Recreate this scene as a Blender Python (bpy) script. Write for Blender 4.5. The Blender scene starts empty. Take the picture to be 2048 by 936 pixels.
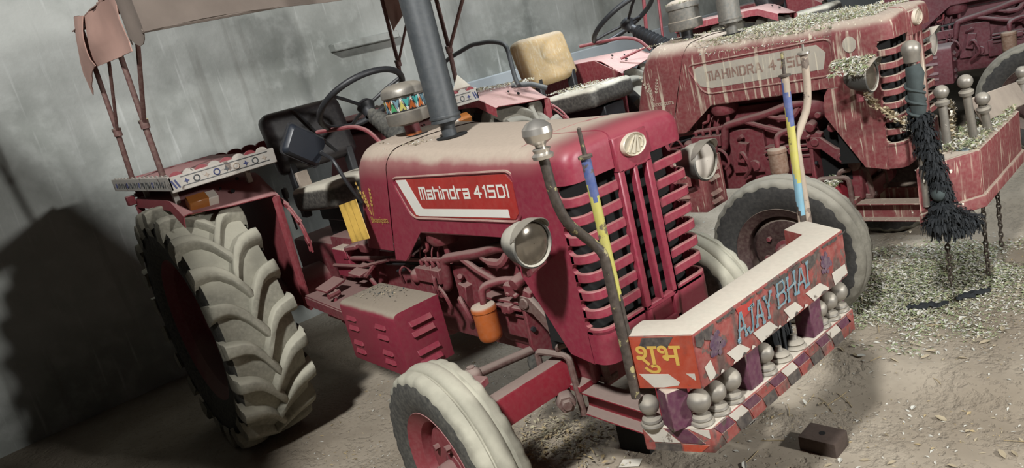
import bpy, bmesh, math, random
from mathutils import Vector, Matrix, noise
random.seed(7)
S = bpy.context.scene
COL = S.collection
PI = math.pi
def V(*a): return Vector(a)

# ------------------------------------------------------------------ camera
def look(loc, fwd, roll_right):
    z = -Vector(fwd).normalized(); x = Vector(roll_right).normalized(); y = z.cross(x)
    m = Matrix((x, y, z)).transposed().to_4x4(); m.translation = Vector(loc); return m
YAW, PITCH, ROLL = math.radians(143.4259), math.radians(-14.3585), math.radians(-14.2152)
fw = V(math.cos(YAW)*math.cos(PITCH), math.sin(YAW)*math.cos(PITCH), math.sin(PITCH))
rt = V(math.sin(YAW), -math.cos(YAW), 0); up = rt.cross(fw)
rr = rt*math.cos(ROLL) + up*math.sin(ROLL)
cd = bpy.data.cameras.new('camera'); cam = bpy.data.objects.new('camera', cd); COL.objects.link(cam)
cam.matrix_world = look((3.8488, -1.6455, 1.6419), fw, rr)
cd.sensor_fit = 'HORIZONTAL'; cd.sensor_width = 36; cd.lens = 36*1454.88/2048; cd.clip_start = .05
S.camera = cam
# ------------------------------------------------------------------ world, lamps, exposure
W = bpy.data.worlds.new('world'); S.world = W; W.use_nodes = True
bg = W.node_tree.nodes['Background']; bg.inputs[0].default_value = (.78, .86, 1, 1); bg.inputs[1].default_value = .004
def area(name, loc, target, size, power, col=(1, 1, 1), spread=180):
    l = bpy.data.lights.new(name, 'AREA'); l.shape = 'DISK'; l.size = size; l.energy = power; l.color = col; l.spread = math.radians(spread)
    o = bpy.data.objects.new(name, l); COL.objects.link(o); o.location = loc
    o.rotation_euler = (Vector(target)-Vector(loc)).to_track_quat('-Z', 'Y').to_euler(); return o
area('doorway_light', (5.7, 1.05, 2.22), (.8, 0, .8), .26, 150, (1, .99, .96))
area('roof_opening', (4.35, -3.6, 5.5), (1.4, -.3, .8), .5, 610, (1, .995, .975))
area('skylight', (1.6, 2.6, 4.6), (.4, 2.6, 0), 1.2, 60, (.86, .94, 1), 75)
S.view_settings.view_transform = 'Standard'; S.view_settings.look = 'None'
S.view_settings.exposure = -.22; S.view_settings.gamma = 1; S.view_settings.use_curve_mapping = False

# ------------------------------------------------------------------ materials
class NT:
    def __init__(s, name):
        s.m = bpy.data.materials.new(name); s.m.use_nodes = True; s.t = s.m.node_tree
        s.b = s.t.nodes['Principled BSDF']; s.tc = None
    def n(s, ty, **kw):
        o = s.t.nodes.new(ty)
        for k, v in kw.items(): setattr(o, k, v)
        return o
    def l(s, a, b): s.t.links.new(a, b)
    def obj(s, scale=(1, 1, 1)):
        if not s.tc: s.tc = s.n('ShaderNodeTexCoord')
        mp = s.n('ShaderNodeMapping'); mp.inputs['Scale'].default_value = scale
        s.l(s.tc.outputs['Object'], mp.inputs[0]); return mp.outputs[0]
    def noise(s, scale, detail=4, vec=None, rough=.55):
        o = s.n('ShaderNodeTexNoise'); o.inputs['Scale'].default_value = scale; o.inputs['Detail'].default_value = detail
        o.inputs['Roughness'].default_value = rough
        s.l(vec or s.obj(), o.inputs['Vector']); return o.outputs['Fac']
    def ramp(s, fac, a, b):
        o = s.n('ShaderNodeMapRange', interpolation_type='SMOOTHSTEP'); o.inputs[1].default_value = a; o.inputs[2].default_value = b
        s.l(fac, o.inputs[0]); return o.outputs[0]
    def math(s, op, a, b=None):
        o = s.n('ShaderNodeMath', operation=op, use_clamp=(op in ('ADD', 'MULTIPLY', 'SUBTRACT', 'MAXIMUM')))
        for i, x in enumerate((a, b)):
            if x is None: continue
            if isinstance(x, (int, float)): o.inputs[i].default_value = x
            else: s.l(x, o.inputs[i])
        return o.outputs[0]
    def mix(s, fac, a, b):
        o = s.n('ShaderNodeMix', data_type='RGBA')
        for sock, x in ((o.inputs[0], fac), (o.inputs[6], a), (o.inputs[7], b)):
            if isinstance(x, (int, float)): sock.default_value = x
            elif isinstance(x, tuple): sock.default_value = (*x, 1)
            else: s.l(x, sock)
        return o.outputs[2]
    def bump(s, h, strength=.3, dist=.01):
        o = s.n('ShaderNodeBump'); o.inputs['Strength'].default_value = strength; o.inputs['Distance'].default_value = dist
        s.l(h, o.inputs['Height']); s.l(o.outputs[0], s.b.inputs['Normal'])
    def normal_z(s):
        g = s.n('ShaderNodeNewGeometry'); x = s.n('ShaderNodeSeparateXYZ'); s.l(g.outputs['Normal'], x.inputs[0]); return x.outputs[2]
DUST = (.50, .42, .335)
def painted(name, base, dust=.95, rough=.42, haze=.12, drips=0.0, lo=.25, hi=.85, metal=0, dustcol=DUST, dark=.72, wear=0, nose=0, grime=0, wearcol=(.06, .04, .035)):
    k = NT(name); n1 = k.noise(7, 5); n2 = k.noise(60, 3)
    c = k.mix(k.ramp(n1, .15, .85), tuple(x*dark for x in base), base)
    if wear:
        c = k.mix(k.math('MULTIPLY', k.ramp(k.noise(19, 9, None, .65), .66-.10*wear, .70-.10*wear), .9), c, wearcol)
    if grime:
        gm = k.math('MULTIPLY', k.ramp(k.noise(1, 6, k.obj((16, 16, 6)), .6), .50, .64), grime); c = k.mix(gm, c, (.045, .030, .028))
    nz = k.normal_z()
    off = k.math('MULTIPLY', k.math('SUBTRACT', n1, .35), .6)
    f = k.ramp(k.math('ADD', nz, off), lo, hi)
    f = k.math('MULTIPLY', f, dust)
    if nose:
        sz = k.n('ShaderNodeSeparateXYZ'); k.l(k.obj(), sz.inputs[0]); f = k.math('MAXIMUM', f, k.math('MULTIPLY', k.ramp(k.math('MULTIPLY', sz.outputs[2], .5), .605, .668), k.math('ADD', k.math('MULTIPLY', n1, .5), .12)))
        sx = k.n('ShaderNodeSeparateXYZ'); k.l(k.obj(), sx.inputs[0]); f = k.math('MULTIPLY', f, k.math('ADD', k.ramp(sx.outputs[0], 2.31, 2.08), .12))
    f = k.math('MAXIMUM', f, k.math('MULTIPLY', k.ramp(n2, .1, 1.0), haze*1.6))
    dc = k.mix(n2, tuple(x*.8 for x in dustcol), dustcol)
    c = k.mix(f, c, dc)
    if drips:
        d = k.noise(1, 3, k.obj((34, 34, 1.6))); d2 = k.noise(3.2, 3); d3 = k.noise(1, 2, k.obj((80, 80, 7)))
        g = k.math('MULTIPLY', k.ramp(d, .56, .68), k.ramp(d2, .38, .6)); g = k.math('MAXIMUM', g, k.math('MULTIPLY', k.ramp(d3, .63, .7), .8))
        c = k.mix(k.math('MULTIPLY', g, drips), c, (.62, .56, .43))
    k.l(c, k.b.inputs['Base Color']); k.b.inputs['Metallic'].default_value = metal
    r = k.n('ShaderNodeMapRange'); r.inputs[3].default_value = rough; r.inputs[4].default_value = .9; k.l(f, r.inputs[0]); k.l(r.outputs[0], k.b.inputs['Roughness'])
    k.bump(n2, .06, .004)
    return k.m
def plain(name, col, rough=.6, metal=0, var=.25, scale=20, bumpy=.1):
    k = NT(name); n = k.noise(scale, 4)
    k.l(k.mix(n, tuple(x*(1-var) for x in col), tuple(min(1, x*(1+var*.6)) for x in col)), k.b.inputs['Base Color'])
    k.b.inputs['Roughness'].default_value = rough; k.b.inputs['Metallic'].default_value = metal
    if bumpy: k.bump(n, bumpy, .005)
    return k.m
M = {}
RED = (.25, .021, .048)
M['red'] = painted('red_paint', RED, haze=.06, dark=.86, nose=1)
M['red_louvre'] = painted('red_paint_pressing', RED, haze=.08, dark=.9, dust=.35, lo=.5, hi=1)
M['red_engine'] = painted('dusty_engine_red', (.185, .018, .032), dust=.75, haze=.24, dustcol=(.27, .19, .165), rough=.6, lo=.2, hi=.75)  # dust darkened: shade of the low engine area put into its colour
M['red_axle'] = painted('axle_red', (.26, .012, .028), dust=.95, haze=.08, rough=.5, lo=.45, hi=.8, dustcol=(.30, .235, .20), dark=.85)  # axle dust kept dark to carry the shade down there
M['red_box'] = painted('tool_box_red', RED, haze=.08, dark=.86, dustcol=(.31, .265, .205), dust=1, lo=.3, hi=.9)  # duller dust colour carries the low shade around the tool box
M['lamp_shell'] = painted('lamp_shell_black', (.030, .032, .034), dust=.95, haze=.12, rough=.5, lo=-.15, hi=.6, dustcol=(.47, .44, .37))
M['dust_metal'] = painted('dusty_brown_metal', (.13, .06, .052), dust=.9, haze=.4, rough=.8, lo=.1, hi=.7, dustcol=(.27, .21, .18))
M['red_fender'] = painted('faded_fender_red', (.24, .03, .042), dust=.8, haze=.18, dustcol=(.40, .22, .21), rough=.55)
M['red2'] = painted('stained_red_paint', (.205, .026, .036), haze=.2, drips=.85, rough=.6, dustcol=(.42, .34, .27))
M['red2_fender'] = painted('stained_fender_red', (.25, .022, .035), dust=.9, haze=.15, drips=.15, dustcol=(.52, .34, .31), rough=.6)
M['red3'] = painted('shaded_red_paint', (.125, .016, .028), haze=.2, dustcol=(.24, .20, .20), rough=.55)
M['black'] = plain('black_plastic', (.022, .023, .026), .5)
M['blackhole'] = plain('deep_black', (.006, .006, .006), .9, bumpy=0)  # near black; flat discs of it stand in for dark holes
M['grey_exhaust'] = painted('heat_grey_paint', (.050, .058, .065), dust=.4, haze=.07, rough=.5, dustcol=(.3, .29, .26))
M['grey_metal'] = painted('dusty_grey_metal', (.16, .165, .155), dust=.9, haze=.25, rough=.45, metal=.2)
M['steel'] = plain('polished_steel', (.70, .66, .60), .34, .85, .1, 8, 0)
M['badge'] = plain('pale_metal_badge', (.66, .60, .48), .35, .25, .1, 20, 0); M['badge_field'] = plain('badge_field', (.42, .37, .28), .5, .2, .2, 40, 0)
M['ball'] = painted('dull_chrome', (.30, .28, .25), dust=.7, haze=.22, rough=.35, metal=.5, dustcol=(.42, .38, .31))
M['rubber'] = painted('dusty_rubber', (.030, .031, .031), dust=.3, haze=.22, rough=.85, dustcol=(.36, .34, .28))
M['tread'] = painted('dust_caked_tread', (.27, .258, .205), dust=.8, haze=.35, rough=.9, dustcol=(.47, .45, .36), dark=.55)
M['leather'] = painted('black_leatherette', (.020, .017, .021), dust=.25, haze=.06, rough=.42, lo=.6, hi=1.2, dustcol=(.4, .36, .3))
M['tread2'] = painted('grimy_tread', (.17, .16, .13), dust=.8, haze=.3, rough=.9, dustcol=(.30, .28, .23), dark=.5)
M['rubber2'] = painted('dark_rubber', (.02, .02, .02), dust=.25, haze=.12, rough=.85, dustcol=(.25, .23, .2))
M['rim_shaded'] = painted('shaded_rim_red', (.030, .006, .008), dust=.4, haze=.10, rough=.6)  # shade on the front rims put into a near black paint
M['seat_dust'] = painted('dust_covered_leatherette', (.03, .028, .028), dust=1, haze=.15, rough=.6, lo=.25, hi=.6, dustcol=(.62, .58, .48))
M['yellow_foam'] = painted('yellowed_foam', (.50, .33, .13), dust=.8, haze=.5, rough=.9, drips=.5, dustcol=(.46, .38, .29))
M['white'] = plain('white_vinyl', (.74, .72, .66), .5, 0, .08, 12, 0)
M['decal_red'] = painted('red_decal', (.42, .032, .028), dust=.3, haze=.05, rough=.4)
M['gold'] = plain('gold_vinyl', (.55, .36, .10), .5, 0, .2, 30, 0)
M['cream'] = plain('faded_cream_vinyl', (.55, .48, .38), .6, 0, .2, 30, 0)
M['greydecal'] = painted('weathered_white_decal', (.42, .39, .33), dust=.4, haze=.3, rough=.8, drips=.9)
M['grimy_letter'] = painted('grimy_lettering', (.20, .10, .08), dust=.5, haze=.3, rough=.8, drips=.8)
M['orange_filter'] = painted('orange_enamel', (.46, .105, .014), dust=.95, haze=.08, rough=.45)
M['brown_filter'] = painted('grimy_filter', (.20, .10, .06), dust=.9, haze=.3, rough=.7)
M['amber'] = plain('amber_lens', (.34, .125, .03), .35, 0, .15, 40)
M['clearlens'] = plain('frosted_lens', (.55, .50, .44), .4, 0, .1, 40)
k = NT('dusty_lamp_glass'); n = k.noise(18, 5)
k.l(k.mix(n, (.06, .048, .036), (.20, .17, .13)), k.b.inputs['Base Color']); k.b.inputs['Roughness'].default_value = .18; k.b.inputs['Metallic'].default_value = .35; M['glass'] = k.m
M['canvas'] = plain('faded_canvas', (.40, .245, .20), .95, 0, .2, 9, .25)
M['canvas_dark'] = plain('dark_brown_canvas', (.155, .125, .105), .95, 0, .3, 9, .25)  # darker brown cloth for the front flap, hem and sleeves
M['rust_tube'] = painted('rusty_tube', (.10, .036, .034), dust=.5, haze=.15, rough=.7)
M['chip_white'] = painted('chipped_white_paint', (.46, .44, .40), dust=.5, haze=.3, rough=.8, wear=.6, dustcol=(.36, .30, .25))
M['blue'] = plain('blue_paint', (.045, .055, .15), .6, 0, .3, 40)
M['lightblue'] = painted('pale_blue_paint', (.105, .25, .33), dust=.4, haze=.15, rough=.6, wear=.6)
M['teal'] = plain('teal_paint', (.05, .32, .30), .6)
M['green'] = plain('green_paint', (.06, .30, .12), .6)
M['yellowpaint'] = painted('chipped_yellow_paint', (.52, .48, .10), dust=.4, haze=.15, rough=.6, wear=.8)
M['bluepaint'] = painted('chipped_blue_paint', (.055, .10, .30), dust=.4, haze=.15, rough=.6, wear=.5)
M['cyanpaint'] = painted('chipped_cyan_paint', (.18, .40, .52), dust=.4, haze=.15, rough=.6, wear=.6)
M['polewhite'] = painted('worn_pole_paint', (.38, .31, .24), dust=.4, haze=.25, rough=.7, wear=1)
M['darkpole'] = painted('bare_dark_pole', (.034, .024, .020), dust=.2, haze=.10, rough=.55, wear=.7, wearcol=(.36, .32, .14))
M['yellow'] = plain('yellow_plastic', (.58, .37, .08), .5, 0, .25, 25)
M['bump_orange'] = painted('bumper_orange_red', (.42, .050, .018), dust=.95, haze=.06, rough=.55, wear=.35, grime=.35, dustcol=(.53, .49, .41), lo=.5, hi=.8)
M['bump_red'] = painted('bumper_weathered_red', (.25, .030, .026), dust=.95, haze=.12, rough=.6, wear=1.0, grime=.85, dustcol=(.53, .49, .41), lo=.5, hi=.8)
M['purple'] = painted('bumper_purple', (.085, .010, .045), dust=.85, haze=.10, rough=.6, wear=.8)
M['patch_white'] = painted('reflector_white', (.56, .53, .47), dust=.4, haze=.2, rough=.5, wear=.35)
M['patch_black'] = painted('reflector_black', (.03, .026, .03), dust=.3, haze=.15, rough=.5)
M['patch_navy'] = painted('painted_flower_blue', (.055, .014, .065), dust=.3, haze=.2, rough=.6, wear=.3)
M['mirror_back'] = plain('mirror_housing_black', (.018, .022, .030), .38, 0, .2, 10, .05)
M['tassel'] = plain('black_yarn', (.012, .015, .018), .85, 0, .5, 60)
M['tassel_top'] = plain('dusty_green_cloth', (.05, .065, .065), .9, 0, .5, 30)
M['flower'] = plain('dried_marigold', (.45, .37, .24), .9, 0, .45, 30)
M['flower_white'] = plain('dried_white_flower', (.66, .62, .52), .9, 0, .3, 30)
M['rustchain'] = plain('rusty_chain', (.055, .042, .032), .7, .4, .4, 60)
M['brick'] = plain('sooty_brick', (.085, .060, .048), .95, 0, .4, 40, .6)
M['chaff'] = plain('straw_chaff', (.42, .38, .26), .95, 0, .3, 6)
M['chaff_green'] = plain('green_chaff', (.27, .31, .17), .95, 0, .35, 6)
M['chaff_white'] = plain('pale_dropping', (.56, .55, .49), .95, 0, .25, 6)
M['leaf'] = plain('dry_leaf', (.38, .32, .22), .9, 0, .35, 30)
M['straw'] = plain('straw', (.40, .31, .17), .9, 0, .3, 30)
M['paper'] = plain('crumpled_paper', (.58, .55, .47), .9, 0, .2, 25, .3)
M['wood'] = painted('weathered_board', (.36, .30, .25), dust=.7, haze=.3, rough=.9)
M['shade_wall_dark'] = plain('dark_shade_wall', (.09, .085, .08), .95, 0, .3, 5)  # dark tone cuts the bounce off the added shading wall
# plaster wall
k = NT('stained_plaster'); n1 = k.noise(1.1, 6); n2 = k.noise(9, 6); st = k.noise(1, 4, k.obj((5, 9, .7))); n3 = k.noise(1, 3, k.obj((14, 16, 1.2)))
c = k.mix(k.ramp(n1, .32, .68), (.235, .25, .23), (.465, .48, .455))
c = k.mix(k.math('MULTIPLY', k.ramp(n2, .45, .75), .45), c, (.53, .55, .525))
c = k.mix(k.math('MULTIPLY', k.ramp(n3, .60, .74), .5), c, (.66, .68, .66))
c = k.mix(k.math('MULTIPLY', k.ramp(st, .56, .76), .5), c, (.20, .20, .18))
k.l(c, k.b.inputs['Base Color']); k.b.inputs['Roughness'].default_value = .95; k.bump(n2, .35, .02); M['plaster'] = k.m
k = NT('bluish_plaster'); n1 = k.noise(3, 6); k.l(k.mix(n1, (.33, .37, .40), (.50, .54, .56)), k.b.inputs['Base Color']); k.b.inputs['Roughness'].default_value = .95; M['plaster_blue'] = k.m
# dirt floor
k = NT('dirt_floor'); n1 = k.noise(1.6, 6); n2 = k.noise(34, 6); n3 = k.noise(130, 3); n4 = k.noise(4.5, 5)
c = k.mix(k.ramp(n1, .3, .7), (.235, .195, .145), (.37, .32, .25)); c = k.mix(k.math('MULTIPLY', k.ramp(n4, .5, .75), .45), c, (.20, .17, .13))
c = k.mix(k.math('MULTIPLY', k.ramp(n2, .58, .75), .4), c, (.17, .14, .11)); c = k.mix(k.math('MULTIPLY', k.ramp(n3, .68, .74), .5), c, (.55, .52, .46))
k.l(c, k.b.inputs['Base Color']); k.b.inputs['Roughness'].default_value = .97; k.bump(k.math('ADD', n2, n4), .8, .03); M['dirt'] = k.m

# ------------------------------------------------------------------ mesh builder
def frame(d):
    d = Vector(d).normalized(); a = V(0, 0, 1) if abs(d.z) < .95 else V(1, 0, 0)
    x = a.cross(d).normalized(); return x, d.cross(x), d
class MB:
    def __init__(s): s.v = []; s.f = []; s.m = []
    def add(s, vs, fs, m=0):
        b = len(s.v); s.v += [Vector(p) for p in vs]; s.f += [tuple(i+b for i in f) for f in fs]; s.m += [m]*len(fs); return s
    def hexa(s, p, m=0): return s.add(p, [(0, 3, 2, 1), (4, 5, 6, 7), (0, 1, 5, 4), (1, 2, 6, 5), (2, 3, 7, 6), (3, 0, 4, 7)], m)
    def box(s, x0, x1, y0, y1, z0, z1, m=0):
        return s.hexa([(x0, y0, z0), (x1, y0, z0), (x1, y1, z0), (x0, y1, z0), (x0, y0, z1), (x1, y0, z1), (x1, y1, z1), (x0, y1, z1)], m)
    def boxr(s, c, size, rot=(0, 0, 0), m=0):
        from mathutils import Euler
        R = Euler([math.radians(a) for a in rot]).to_matrix(); h = [x/2 for x in size]; c = Vector(c)
        return s.hexa([c + R @ V(x*h[0], y*h[1], z*h[2]) for z in (-1, 1) for x, y in ((-1, -1), (1, -1), (1, 1), (-1, 1))], m)
    def prism(s, poly, off, m=0):
        n = len(poly); poly = [Vector(p) for p in poly]; off = Vector(off)
        return s.add(poly+[p+off for p in poly], [tuple(range(n))[::-1], tuple(range(n, 2*n))]+[(i, (i+1) % n, n+(i+1) % n, n+i) for i in range(n)], m)
    def poly(s, pts, m=0): return s.add(pts, [tuple(range(len(pts)))], m)
    def loft(s, rings, m=0, closed=True, caps=True):
        n = len(rings[0]); vs = [p for r in rings for p in r]; fs = []
        for i in range(len(rings)-1):
            for j in range(n if closed else n-1):
                a = i*n+j; b = i*n+(j+1) % n; fs.append((a, b, b+n, a+n))
        if caps and closed: fs += [tuple(range(n))[::-1], tuple(range(len(vs)-n, len(vs)))]
        return s.add(vs, fs, m)
    def tube(s, pts, r, n=8, m=0, caps=True, flat=1):
        pts = [Vector(p) for p in pts]; rs = r if isinstance(r, (list, tuple)) else [r]*len(pts); rings = []; x = None
        for i, p in enumerate(pts):
            d = (pts[min(i+1, len(pts)-1)]-pts[max(i-1, 0)]).normalized()
            if x is None: x, y, _ = frame(d)
            else:
                x = (x - d*x.dot(d)).normalized()
            y = d.cross(x)
            rings.append([p+x*rs[i]*math.cos(t*2*PI/n)+y*rs[i]*flat*math.sin(t*2*PI/n) for t in range(n)])
        return s.loft(rings, m, True, caps)
    def cyl(s, a, b, r, n=12, m=0): return s.tube([a, b], r, n, m)
    def lathe(s, prof, o=(0, 0, 0), axis=(0, 0, 1), n=20, m=0, closed=False, segm=None):
        x, y, z = frame(axis); o = Vector(o); rings = [[o+z*h+(x*math.cos(t*2*PI/n)+y*math.sin(t*2*PI/n))*r for t in range(n)] for r, h in prof]
        if closed: rings.append(rings[0])
        for i in range(len(rings)-1):
            s.loft(rings[i:i+2], (segm[i] if segm else m), True, False)
        return s
    def ball(s, c, r, n=14, m=0, sq=1):
        k = n//2+1; return s.lathe([(r*math.sin(PI*i/k)+1e-5, -r*sq*math.cos(PI*i/k)) for i in range(k+1)], c, (0, 0, 1), n, m)
    def torus(s, c, axis, R, r, n=32, k=8, m=0):
        return s.lathe([(R+r*math.cos(2*PI*i/k), r*math.sin(2*PI*i/k)) for i in range(k)], c, axis, n, m, True)
    def build(s, name, mats, parent=None, bevel=0, seg=1, smooth=38, thick=0, kind=None, label=None):
        me = bpy.data.meshes.new(name); me.from_pydata([tuple(p) for p in s.v], [], s.f)
        if not isinstance(mats, (list, tuple)): mats = [mats]
        for m in mats: me.materials.append(M[m] if isinstance(m, str) else m)
        if len(mats) > 1: me.polygons.foreach_set('material_index', s.m)
        bm = bmesh.new(); bm.from_mesh(me); bmesh.ops.remove_doubles(bm, verts=bm.verts, dist=2e-5)
        bmesh.ops.recalc_face_normals(bm, faces=bm.faces)
        if thick:
            bmesh.ops.solidify(bm, geom=bm.faces[:], thickness=thick)
        if bevel:
            es = [e for e in bm.edges if len(e.link_faces) == 2 and e.calc_face_angle() > .5]
            if es: bmesh.ops.bevel(bm, geom=es, offset=bevel, segments=seg, affect='EDGES', clamp_overlap=True, profile=.6)
        a = math.radians(smooth)
        for f in bm.faces: f.smooth = smooth > 0
        for e in bm.edges: e.smooth = (len(e.link_faces) == 2 and e.calc_face_angle() < a)
        bm.to_mesh(me); bm.free()
        o = bpy.data.objects.new(name, me); COL.objects.link(o)
        if parent: o.parent = parent
        if kind: o['kind'] = kind
        if label: o['label'] = label
        return o
def thing(o, label, cat, group=None):
    o['label'] = label; o['category'] = cat
    if group: o['group'] = group
    return o
def empty(name, loc, rz=0):
    o = bpy.data.objects.new(name, None); COL.objects.link(o); o.location = loc; o.rotation_euler = (0, 0, rz); o.empty_display_size = .2; return o
def link_copy(src, parent, loc=None, rot=None, label=None):
    c = src.copy(); COL.objects.link(c); c.parent = parent
    if loc is not None: c.location = loc
    if rot is not None: c.rotation_euler = rot
    return c
def arc(c, r, a0, a1, n, u, v):
    return [Vector(c)+Vector(u)*r*math.cos(a0+(a1-a0)*i/n)+Vector(v)*r*math.sin(a0+(a1-a0)*i/n) for i in range(n+1)]
def rounded(pts, rad, n=4):
    """polyline with rounded inner corners"""
    pts = [Vector(p) for p in pts]; out = [pts[0]]
    for i in range(1, len(pts)-1):
        a, b, c = pts[i-1], pts[i], pts[i+1]; r = min(rad, (a-b).length*.45, (c-b).length*.45)
        p, q = b+(a-b).normalized()*r, b+(c-b).normalized()*r
        out += [(p*(1-t)**2+b*2*t*(1-t)+q*t*t) for t in [j/n for j in range(n+1)]]
    return out+[pts[-1]]
def text_mesh(txt, size, shear=0, bold=0, spacing=1.0):
    cu = bpy.data.curves.new('lettering', 'FONT'); cu.body = txt; cu.size = size; cu.shear = shear; cu.offset = bold; cu.space_character = spacing; cu.resolution_u = 3
    o = bpy.data.objects.new('lettering', cu); COL.objects.link(o)
    dg = bpy.context.evaluated_depsgraph_get(); me = bpy.data.meshes.new_from_object(o.evaluated_get(dg))
    vs = [v.co.copy() for v in me.vertices]; fs = [tuple(p.vertices) for p in me.polygons]
    bpy.data.objects.remove(o); bpy.data.curves.remove(cu); bpy.data.meshes.remove(me); return vs, fs
def text_on(parent, name, txt, width, height, place, mat, shear=0, bold=0, label=None):
    """fit text into width x height and map (u,v) -> point with place()"""
    vs, fs = text_mesh(txt, 1, shear, bold)
    x0 = min(v.x for v in vs); x1 = max(v.x for v in vs); y0 = min(v.y for v in vs); y1 = max(v.y for v in vs)
    mb = MB(); mb.add([place((v.x-x0)/(x1-x0)*width, (v.y-y0)/(y1-y0)*height) for v in vs], fs)
    o = mb.build(name, mat, parent, smooth=-1); return o

GLYPH = {'M': [[(0, 0), (0, 1), (1, 1), (1, 0)], [(.5, 1), (.5, 0)]], 'a': [[(0, .72), (.8, .72), (.8, 0), (0, 0), (0, .38), (.8, .38)]], 'h': [[(0, 1), (0, 0)], [(0, .72), (.8, .72), (.8, 0)]], 'i': [[(0, .60), (0, 0)], [(0, .95), (0, .99)]],
 'n': [[(0, 0), (0, .72), (.8, .72), (.8, 0)]], 'd': [[(.8, 1), (.8, 0), (0, 0), (0, .72), (.8, .72)]], 'r': [[(0, 0), (0, .72), (.6, .72)]], '4': [[(.62, 0), (.62, 1), (0, .35), (.9, .35)]], '1': [[(0, .85), (.22, 1), (.22, 0)]], '5': [[(.8, 1), (0, 1), (0, .55), (.8, .55), (.8, 0), (0, 0)]], '7': [[(0, 1), (.8, 1), (.25, 0)]],
 'D': [[(0, 0), (0, 1), (.65, 1), (.85, .82), (.85, .18), (.65, 0), (0, 0)]], 'I': [[(0, 0), (0, 1)]], 'A': [[(0, 0), (.40, 1), (.52, 1), (.92, 0)], [(.17, .36), (.75, .36)]], 'J': [[(.35, 1), (.8, 1)], [(.62, 1), (.62, .18), (.45, 0), (.15, 0), (0, .2)]], 'Y': [[(0, 1), (.42, .5), (.84, 1)], [(.42, .5), (.42, 0)]],
 'B': [[(0, 0), (0, 1), (.6, 1), (.74, .86), (.74, .66), (.6, .53), (0, .53)], [(.6, .53), (.82, .38), (.82, .14), (.64, 0), (0, 0)]], 'H': [[(0, 0), (0, 1)], [(.8, 0), (.8, 1)], [(0, .5), (.8, .5)]], 'N': [[(0, 0), (0, 1), (.8, 0), (.8, 1)]], 'R': [[(0, 0), (0, 1), (.65, 1), (.8, .8), (.65, .5), (0, .5)], [(.4, .5), (.8, 0)]]}
def stroke_text(parent, name, txt, width, height, w, place, nrm, mat, gap=.38, serif=0):
    adv, x = [], 0
    for ch in txt:
        gw = max(p[0] for st in GLYPH[ch] for p in st); adv.append((ch, x)); x += gw+gap
    k = width/(x-gap); mb = MB(); nrm = Vector(nrm); cnt = 0
    for ch, x0 in adv:
        for st in GLYPH[ch]:
            pts = [place((x0+p[0])*k, p[1]*height) for p in st]
            if serif:
                for e in (pts[0], pts[-1]): mb.boxr(e+nrm*.0003, (.0006, serif, w*1.3), (0, 0, 0))
            for a, b in zip(pts[:-1], pts[1:]):
                d = (b-a).normalized(); e = d.cross(nrm).normalized()*w/2; o = nrm*(.00004*cnt); cnt = (cnt+1) % 12; d = d*w*.5
                mb.add([a-d-e+o, b+d-e+o, b+d+e+o, a-d+e+o], [(0, 1, 2, 3)])
    return mb.build(name, mat, parent, smooth=-1)
# ------------------------------------------------------------------ setting
def gh(x, y):
    t = min(1, max(0, (y-.86)/.22)); t2 = min(1, max(0, (y-2.75)/.35))
    z = .05*t*t*(3-2*t) + .06*t2*t2*(3-2*t2)
    for px, py, r in WHEELS:
        d = math.hypot(x-px, y-py)
        if d < r: return z
    w = min(1, min([max(0, math.hypot(x-px, y-py)-r)/.25 for px, py, r in WHEELS]))
    return z + w*(noise.noise(V(x*2.1, y*2.1, 0))*.012 + noise.noise(V(x*9, y*9, 3))*.005 - .004)
WHEELS = []

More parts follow.
